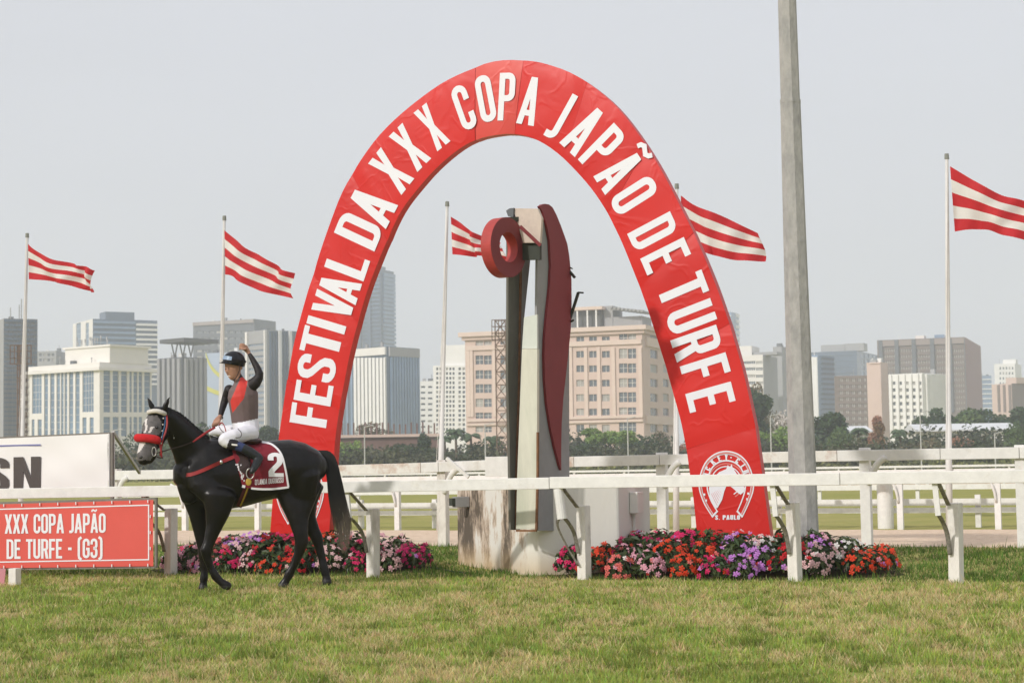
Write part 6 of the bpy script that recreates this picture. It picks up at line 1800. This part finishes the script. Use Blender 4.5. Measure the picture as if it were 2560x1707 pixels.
for poly in ([(668, 782), (690, 778), (705, 800), (713, 850), (716, 880), (704, 885), (692, 850)],):
    q = MB()
    for i in range(46):
        u, v = random.uniform(666, 716), random.uniform(780, 885)
        if inside((u, v), poly): q.add([sfn(u - 4, v - 5, .009), sfn(u + 4, v - 4, .009), sfn(u + 3, v + 5, .009), sfn(u - 4, v + 4, .009 + i * .0001)], [(0, 1, 2, 3)])
    q.build('printed_crest', M_CWHITE, sc, fix=False)

# ------------------------------------------------------------------ saddle, girth, breast strap, bridle
M_LEATHER = mat('dark_brown_leather', (.035, .018, .014), .4, var=.2, vscale=12)
M_GIRTH = mat('wine_girth_webbing', (.085, .012, .018), .7)
M_YEL = mat('mustard_strap', (.42, .28, .035), .6)
M_REDL = mat('red_strap', (.30, .022, .024), .5, var=.2, vscale=20)
M_BUCK = mat('steel_buckle', (.6, .58, .55), .3, metal=.9)
sd = thing('racing_saddle', sfn(700, 700), 'small dark racing saddle under the jockey with girth and stirrup', 'saddle')
q = MB(); loft(q, [(P(*c1(640, 660), Dc(577)), .03, .20), (P(*c1(690, 650), Dc(599)), .05, .22), (P(*c1(760, 655), Dc(630)), .045, .21), (P(*c1(800, 650), Dc(647)), .03, .16)], 16); q.build('seat', M_LEATHER, sd, smooth=True)
q = MB(); fl = [sfn(665, 690, .015), sfn(745, 690, .015), sfn(752, 780, .015), sfn(735, 850, .015), sfn(690, 820, .015)]; q.prism(fl, Vector((0, -.006, 0))); q.build('flap', M_LEATHER, sd)
def efn(x, y, off=0): return P(*c1(x, y), nearD(x, y) - .02 - off)
ribbon([(738, 840), (735, 890), (722, 940), (704, 985), (690, 1018), (684, 1030)], 34, .012, 'girth', M_GIRTH, sd, efn)
ribbon([(746, 880), (735, 925), (716, 975), (700, 1012), (690, 1030)], 9, .018, 'girth_line', M_YEL, sd, efn)
q = MB(); ellipsoid(q, efn(741, 886, .022), Vector((.034, 0, 0)), Vector((0, .006, 0)), UPZ * .04); q.build('girth_badge', M_YEL, sd, smooth=True)
ribbon([(722, 700), (735, 760), (748, 815)], 9, .03, 'stirrup_leather', M_LEATHER, sd, sfn)
ring = [P(*c1(750 + 22 * math.sin(a), 838 - 30 * math.cos(a)), 19.46) for a in [i * 2 * math.pi / 16 for i in range(17)]]
q = MB(); q.tube(ring, .006, 6); q.build('stirrup', M_BUCK, sd, smooth=True)
bs = thing('breast_strap', efn(500, 820), 'red leather breast strap across the chest of the black horse', 'strap')
def bfn(x, y, off=0):
    return P(*c1(x, y), min(nearD(x, y), 19.44 if 420 < x < 560 else 99) - .022 - off) if x > 400 else P(*c1(x, y), lerp(19.42, 19.50, (400 - x) / 55) - off)
ribbon([(664, 738), (630, 752), (590, 768), (560, 782), (520, 800), (480, 818), (440, 834), (405, 844), (372, 847), (346, 842)], 21, 0, 'strap', M_REDL, bs, bfn)
q = MB(); ellipsoid(q, bfn(583, 772, .008), Vector((.018, 0, 0)), Vector((0, .008, 0)), UPZ * .022); q.build('buckle', M_BUCK, bs, smooth=True)
br_ = thing('bridle', P(*c1(220, 640), 19.2), 'red bridle with white browband, red sheepskin noseband and reins', 'bridle')
M_FLUFFW = mat('white_sheepskin', (.70, .66, .60), .95, var=.12, vscale=30, bump=.8, bscale=80)
M_FLUFFR = mat('red_sheepskin', (.62, .020, .026), .95, var=.15, vscale=30, bump=1.0, bscale=90)
M_BLUES = mat('blue_strap', (.02, .10, .22), .5)
q = MB(); q.tube(smooth_poly([P(*c1(x, y), D) for x, y, D in [(160, 487, 19.36), (182, 480, 19.29), (212, 478, 19.265), (242, 486, 19.275), (264, 497, 19.32)]], 14), [.016] + [.025] * 12 + [.016], 12); q.build('browband', M_FLUFFW, br_, smooth=True)
q = MB(); q.tube(smooth_poly([P(*c1(x, y), D) for x, y, D in [(94, 633, 19.26), (108, 632, 19.20), (140, 633, 19.165), (180, 637, 19.165), (212, 645, 19.19), (226, 654, 19.22)]], 16), [.022, .034] + [.045] * 11 + [.040, .034, .022], 14); q.build('noseband', M_FLUFFR, br_, smooth=True)
def strap(pts, w, name, m, n=12): q = MB(); q.tube(smooth_poly([P(*c1(x, y), D) for x, y, D in pts], n), [(w, .005)] * n, 6, flat=Vector((0, 1, 0))); return q.build(name, m, br_, smooth=True)
strap([(268, 500, 19.31), (272, 550, 19.26), (262, 600, 19.235), (246, 640, 19.225), (238, 690, 19.215), (232, 735, 19.215)], .011, 'cheek_strap', M_REDL)
strap([(262, 508, 19.30), (258, 560, 19.245), (246, 610, 19.225), (240, 650, 19.215)], .006, 'cheek_strap', M_BLUES)
strap([(225, 655, 19.215), (236, 700, 19.21), (240, 745, 19.22)], .010, 'nose_strap', M_REDL)
strap([(190, 715, 19.2), (215, 742, 19.19), (248, 748, 19.22)], .006, 'chin_strap', M_LEATHER)
ringp = [P(*c1(196 + 12 * math.sin(a), 712 - 26 * math.cos(a)), 19.185) for a in [i * 2 * math.pi / 14 for i in range(15)]]
q = MB(); q.tube(ringp, .005, 6); q.build('bit_ring', M_BUCK, br_, smooth=True)
for i in range(6):
    q = MB(); ellipsoid(q, P(*c1(294 + i * 3.4, 548 + i * 17), 19.37 + i * .005), Vector((.007, 0, 0)), Vector((0, .006, 0)), UPZ * .011, 8, 6); q.build('throat_bead', M_BUCK, br_, smooth=True)
for i in range(5):
    q = MB(); ellipsoid(q, P(*c1(250 - i * 3, 520 + i * 36), 19.265 - i * .012), Vector((.008, 0, 0)), Vector((0, .006, 0)), UPZ * .009, 8, 6); q.build('strap_stud', M_FLUFFW, br_, smooth=True)
strap([(548, 572, 19.62), (500, 600, 19.56), (460, 628, 19.52), (418, 655, 19.48)], .013, 'rein', M_REDL)
strap([(418, 655, 19.48), (360, 678, 19.40), (300, 694, 19.30), (240, 712, 19.22), (205, 722, 19.19)], .006, 'rein', M_LEATHER)
strap([(572, 560, 19.62), (585, 545, 19.6), (600, 560, 19.58), (612, 600, 19.56)], .008, 'rein', M_REDL)
strap([(570, 565, 19.6), (590, 595, 19.52), (640, 625, 19.50), (690, 630, 19.46), (700, 605, 19.47), (680, 580, 19.52)], .004, 'rein', M_LEATHER, 16)

# ------------------------------------------------------------------ jockey
DJ = 19.83
def js(x, y, d, ra, rb): return (P(*c2(x, y), DJ + d), ra / 3.92 * DJ / FPX, rb)
SK, VEST, SLV, PANT, BOOT, BAND, BLUE, RED, SOLE = range(9)
PARTS = [
 (VEST, [(440, 850, 0, 130, .115), (436, 760, -.01, 137, .122), (428, 660, -.02, 146, .130), (420, 580, -.03, 152, .130), (405, 505, -.04, 125, .108), (392, 452, -.05, 66, .07)]),
 (PANT, [(446, 845, 0, 131, .118), (450, 900, 0, 128, .15), (455, 960, 0, 118, .165), (458, 1000, 0, 100, .15)]),
 (PANT, [(500, 955, -.07, 88, .10), (420, 965, -.19, 80, .09), (320, 985, -.29, 70, .08), (236, 1014, -.345, 62, .072)]),
 (PANT, [(232, 1012, -.345, 60, .072), (262, 1044, -.35, 54, .064), (284, 1052, -.35, 50, .060)]),
 (BAND, [(290, 1054, -.35, 52, .062), (318, 1062, -.345, 52, .061), (352, 1070, -.34, 48, .056)]),
 (BLUE, [(360, 1074, -.34, 47, .054), (395, 1086, -.335, 46, .052), (425, 1097, -.33, 45, .051)]),
 (BOOT, [(430, 1100, -.33, 46, .052), (490, 1134, -.32, 49, .054), (545, 1172, -.31, 46, .05), (572, 1190, -.305, 46, .048)]),
 (BOOT, [(580, 1188, -.30, 44, .045), (556, 1245, -.345, 42, .042), (522, 1305, -.40, 33, .038), (503, 1335, -.42, 22, .03)]),
 (PANT, [(400, 945, .10, 74, .09), (285, 930, .24, 62, .08), (165, 928, .32, 52, .07), (120, 940, .345, 42, .06)]),
 (BOOT, [(128, 962, .35, 42, .055), (210, 1060, .36, 42, .05), (300, 1160, .35, 42, .045), (270, 1250, .32, 36, .04)]),
 (SLV, [(500, 488, -.05, 66, .07), (545, 452, -.075, 58, .058), (578, 402, -.08, 45, .048), (582, 368, -.08, 41, .045), (560, 310, -.07, 35, .040), (520, 236, -.05, 28, .034), (490, 186, -.04, 22, .028)]),
 (SK, [(485, 176, -.04, 18, .022), (462, 140, -.04, 25, .024), (438, 112, -.045, 32, .030), (420, 104, -.05, 28, .030)]),
 (SLV, [(292, 520, .05, 54, .062), (258, 590, .09, 42, .05), (234, 660, .09, 36, .044), (216, 722, .04, 31, .037), (203, 772, -.02, 26, .031)]),
 (SK, [(197, 788, -.04, 22, .026), (175, 820, -.07, 31, .028), (152, 845, -.09, 29, .028)]),
 (SLV, [(390, 455, -.05, 60, .064), (378, 420, -.055, 50, .056), (368, 396, -.06, 44, .052)]),
 (SK, [(362, 405, -.06, 50, .052), (338, 372, -.07, 68, .064), (324, 330, -.075, 82, .075), (328, 280, -.075, 90, .08), (340, 225, -.07, 84, .08)]),
 (SK, [(318, 395, -.09, 42, .04), (314, 410, -.095, 32, .032)]),
 (SK, [(276, 328, -.115, 16, .016), (266, 350, -.125, 17, .017), (270, 360, -.12, 14, .014)]),
 (SK, [(402, 300, -.10, 16, .008), (404, 325, -.10, 14, .008)]),
]
# fingers: four curled and a thumb on each hand
for i in range(4):
    y0 = 78 + i * 15
    PARTS.append((SK, [(436, y0 + 4, -.075, 8.5, .0095), (412, y0 - 2, -.085, 8.5, .0095), (392, y0 + 2, -.082, 8.5, .0095), (388, y0 + 10, -.068, 8, .009), (400, y0 + 14, -.058, 7, .008)][: 5 if i < 3 else 4]))
PARTS.append((SK, [(455, 125, -.075, 9, .010), (432, 132, -.09, 9, .010), (408, 128, -.095, 8, .009)]))
for i in range(4):
    x0 = 122 + i * 17
    PARTS.append((SK, [(x0 + 18, 838 - i * 4, -.11, 9, .0095), (x0 + 2, 858 - i * 5, -.13, 9, .0095), (x0 - 2, 882 - i * 7, -.125, 8.5, .009), (x0 + 6, 896 - i * 8, -.105, 8, .0085)]))
PARTS.append((SK, [(190, 812, -.09, 10, .011), (196, 836, -.115, 9, .010), (186, 856, -.125, 8, .009)]))
mb = MB(); ref = []
for lab, pts in PARTS:
    sg = [js(*p) for p in pts]; loft(mb, sg, 14)
    for a, b in zip(sg, sg[1:]):
        for k in (0, .25, .5, .75, 1): ref.append((a[0].lerp(b[0], k), (lerp(a[1], b[1], k) + lerp(a[2], b[2], k)) / 2, lab))
jm = remeshed(mb, .0075, 3, 'jockey')
M_SKIN = mat('skin', (.40, .215, .145), .5, var=.08, vscale=25, spec=.35)
M_VEST = mat('taupe_silk_vest', (.155, .110, .108), .6, var=.10, vscale=10, bump=.25, bscale=16)
M_SLV = mat('black_sleeve', (.014, .010, .012), .6, var=.2, vscale=12, bump=.2, bscale=25)
M_PANT = mat('white_breeches', (.76, .75, .80), .6, var=.05, vscale=8, bump=.3, bscale=18)
M_BOOT = mat('black_boot_leather', (.014, .016, .018), .35, var=.2, vscale=15)
M_BLU = mat('navy_sock', (.03, .045, .13), .7)
M_REDS = mat('red_silk_sash', (.62, .045, .035), .6, bump=.2, bscale=16)
jroot = Vector((P(615, 1165, DJ).x, DJ, P(*c2(450, 1000), DJ).z))
jk = thing('person', jroot, 'jockey in taupe vest with red sash and white breeches raising a fist', 'person')
jm.materials.clear()
for mm in (M_SKIN, M_VEST, M_SLV, M_PANT, M_BOOT, M_SLV, M_BLU, M_REDS, M_BOOT): jm.materials.append(mm)
RP = np.array([tuple(r[0]) for r in ref]); RR = np.array([r[1] for r in ref]); RL = np.array([r[2] for r in ref])
SASH = [(398, 408), (470, 388), (462, 470), (430, 610), (318, 752), (296, 640), (330, 560)]
mi = []
for f in jm.polygons:
    c = f.center; d = np.linalg.norm(RP - np.array(c), axis=1) / (RR + .002)
    lab = int(RL[d.argmin()])
    if lab in (VEST, SLV):
        px, py = to_px(c); q_ = ((px - 500) * 3.92, (py - 840) * 3.92)
        if lab == VEST and f.normal.y < .35 and inside(q_, SASH): lab = RED
    mi.append(lab)
jm.polygons.foreach_set('material_index', mi); jm.polygons.foreach_set('use_smooth', [True] * len(mi))
jm.transform(Matrix.Translation(-jroot)); jm.update(); link_mesh('body', jm, jk)
# helmet
def jp(x, y, d): return P(*c2(x, y), DJ + d)
M_HELM = mat('black_helmet_shell', (.008, .008, .011), .3, var=.15, vscale=20)
hc = jp(335, 250, -.072); U = (jp(352, 150, -.072) - hc).normalized(); Fw = (jp(200, 275, -.16) - hc); Fw = (Fw - U * Fw.dot(U)).normalized(); Sd = U.cross(Fw)
q = MB(); n, m_ = 24, 8
for i in range(m_ + 1):
    ph = math.radians(110) * i / m_
    for j in range(n):
        a = 2 * math.pi * j / n; q.v.append(tuple(hc + Fw * .130 * math.sin(ph) * math.cos(a) + Sd * .112 * math.sin(ph) * math.sin(a) + U * .118 * math.cos(ph)))
for i in range(m_):
    for j in range(n): a, b = i * n + j, i * n + (j + 1) % n; q.f.append((a, b, b + n, a + n)); q.mi.append(0)
hel = q.build('helmet', M_HELM, jk, smooth=True)
q = MB(); arcs = [math.radians(a) for a in range(-62, 63, 12)]
inn = [hc + Fw * .126 * math.cos(a) + Sd * .108 * math.sin(a) - U * .012 for a in arcs]
out_ = [hc + Fw * (.128 * math.cos(a) + (.042) * math.cos(a) ** 2) + Sd * .112 * math.sin(a) - U * (.02 + .018 * math.cos(a)) for a in arcs]
q.prism(inn + out_[::-1], -U * .007); q.build('peak', M_HELM, hel)
M_GOG = mat('mirrored_goggle_lens', (.32, .42, .55), .08, spec=.8, metal=.4)
q = MB(); ar = [math.radians(a) for a in range(-58, 59, 8)]
lo = [hc + (Fw * .133 * math.cos(a) + Sd * .115 * math.sin(a)) * 1.02 + U * .004 for a in ar]; hi = [hc + (Fw * .126 * math.cos(a) + Sd * .109 * math.sin(a)) * 1.02 + U * .046 for a in ar]
q.add(lo + hi, [(i, i + 1, len(ar) + i + 1, len(ar) + i) for i in range(len(ar) - 1)]); q.build('goggles', M_GOG, hel, smooth=True)
q = MB(); q.tube([hc + Fw * .129 * math.cos(math.radians(i * 15)) * 1.02 + Sd * .112 * math.sin(math.radians(i * 15)) * 1.02 + U * .02 for i in range(4, 21)], [(.004, .011)] * 17, 6); q.build('goggle_strap', M_SLV, hel)
q = MB(); q.tube(smooth_poly([jp(392, 285, -.155), jp(382, 345, -.155), jp(352, 410, -.14), jp(322, 436, -.125)], 8), [(.009, .004)] * 8, 6); q.build('chin_strap', M_SLV, hel)
M_TEETH = mat('teeth_white', (.75, .72, .68), .4)
M_DARKE = mat('dark_eye_brow', (.02, .014, .012), .5)
for x, y, w, h_, mm, nm in ((283, 326, .012, .005, M_DARKE, 'eye'), (252, 322, .008, .005, M_DARKE, 'eye'), (284, 313, .016, .004, M_DARKE, 'eyebrow'), (284, 392, .018, .0055, M_TEETH, 'mouth')):
    q = MB(); D_ = -.145 if nm != 'mouth' else -.148
    ellipsoid(q, jp(x, y, D_ + (.012 if x < 260 else 0)), Vector((w, 0, 0)), Vector((0, .006, 0)), UPZ * h_, 10, 6); q.build(nm, mm, jk, smooth=True)
q = MB(); q.box(jp(338, 1064, -.405), (.062, .006, .018), Vector((.99, 0, -.12)).normalized(), Vector((0, 1, 0))); q.build('white_patch', M_TEETH, jk)
q = MB(); q.tube([jp(196 + 28 * math.cos(a), 800 + 12 * math.sin(a), -.03 + .03 * math.sin(a)) for a in [i * 2 * math.pi / 12 for i in range(13)]], .006, 6); q.build('wristband', M_SLV, jk, smooth=True)
s_ = 'J. MOREIRA'; x = 366; hg = 30
for ch in s_:
    w = glyph(ch, .13)[1] * hg * .8
    if ch != ' ':
        q = MB(); xm = x + w / 2; glyph_mesh(q, ch, lambda a, b: jp(xm + a, 990 + (xm - 366) * -.02 - b, -.285 + (xm - 366) * .0009), hg, Vector((0, 0, 0)), t=.13, depth=0, wx=.8); q.build('letter', M_DKLET, jk)
    x += w + 3
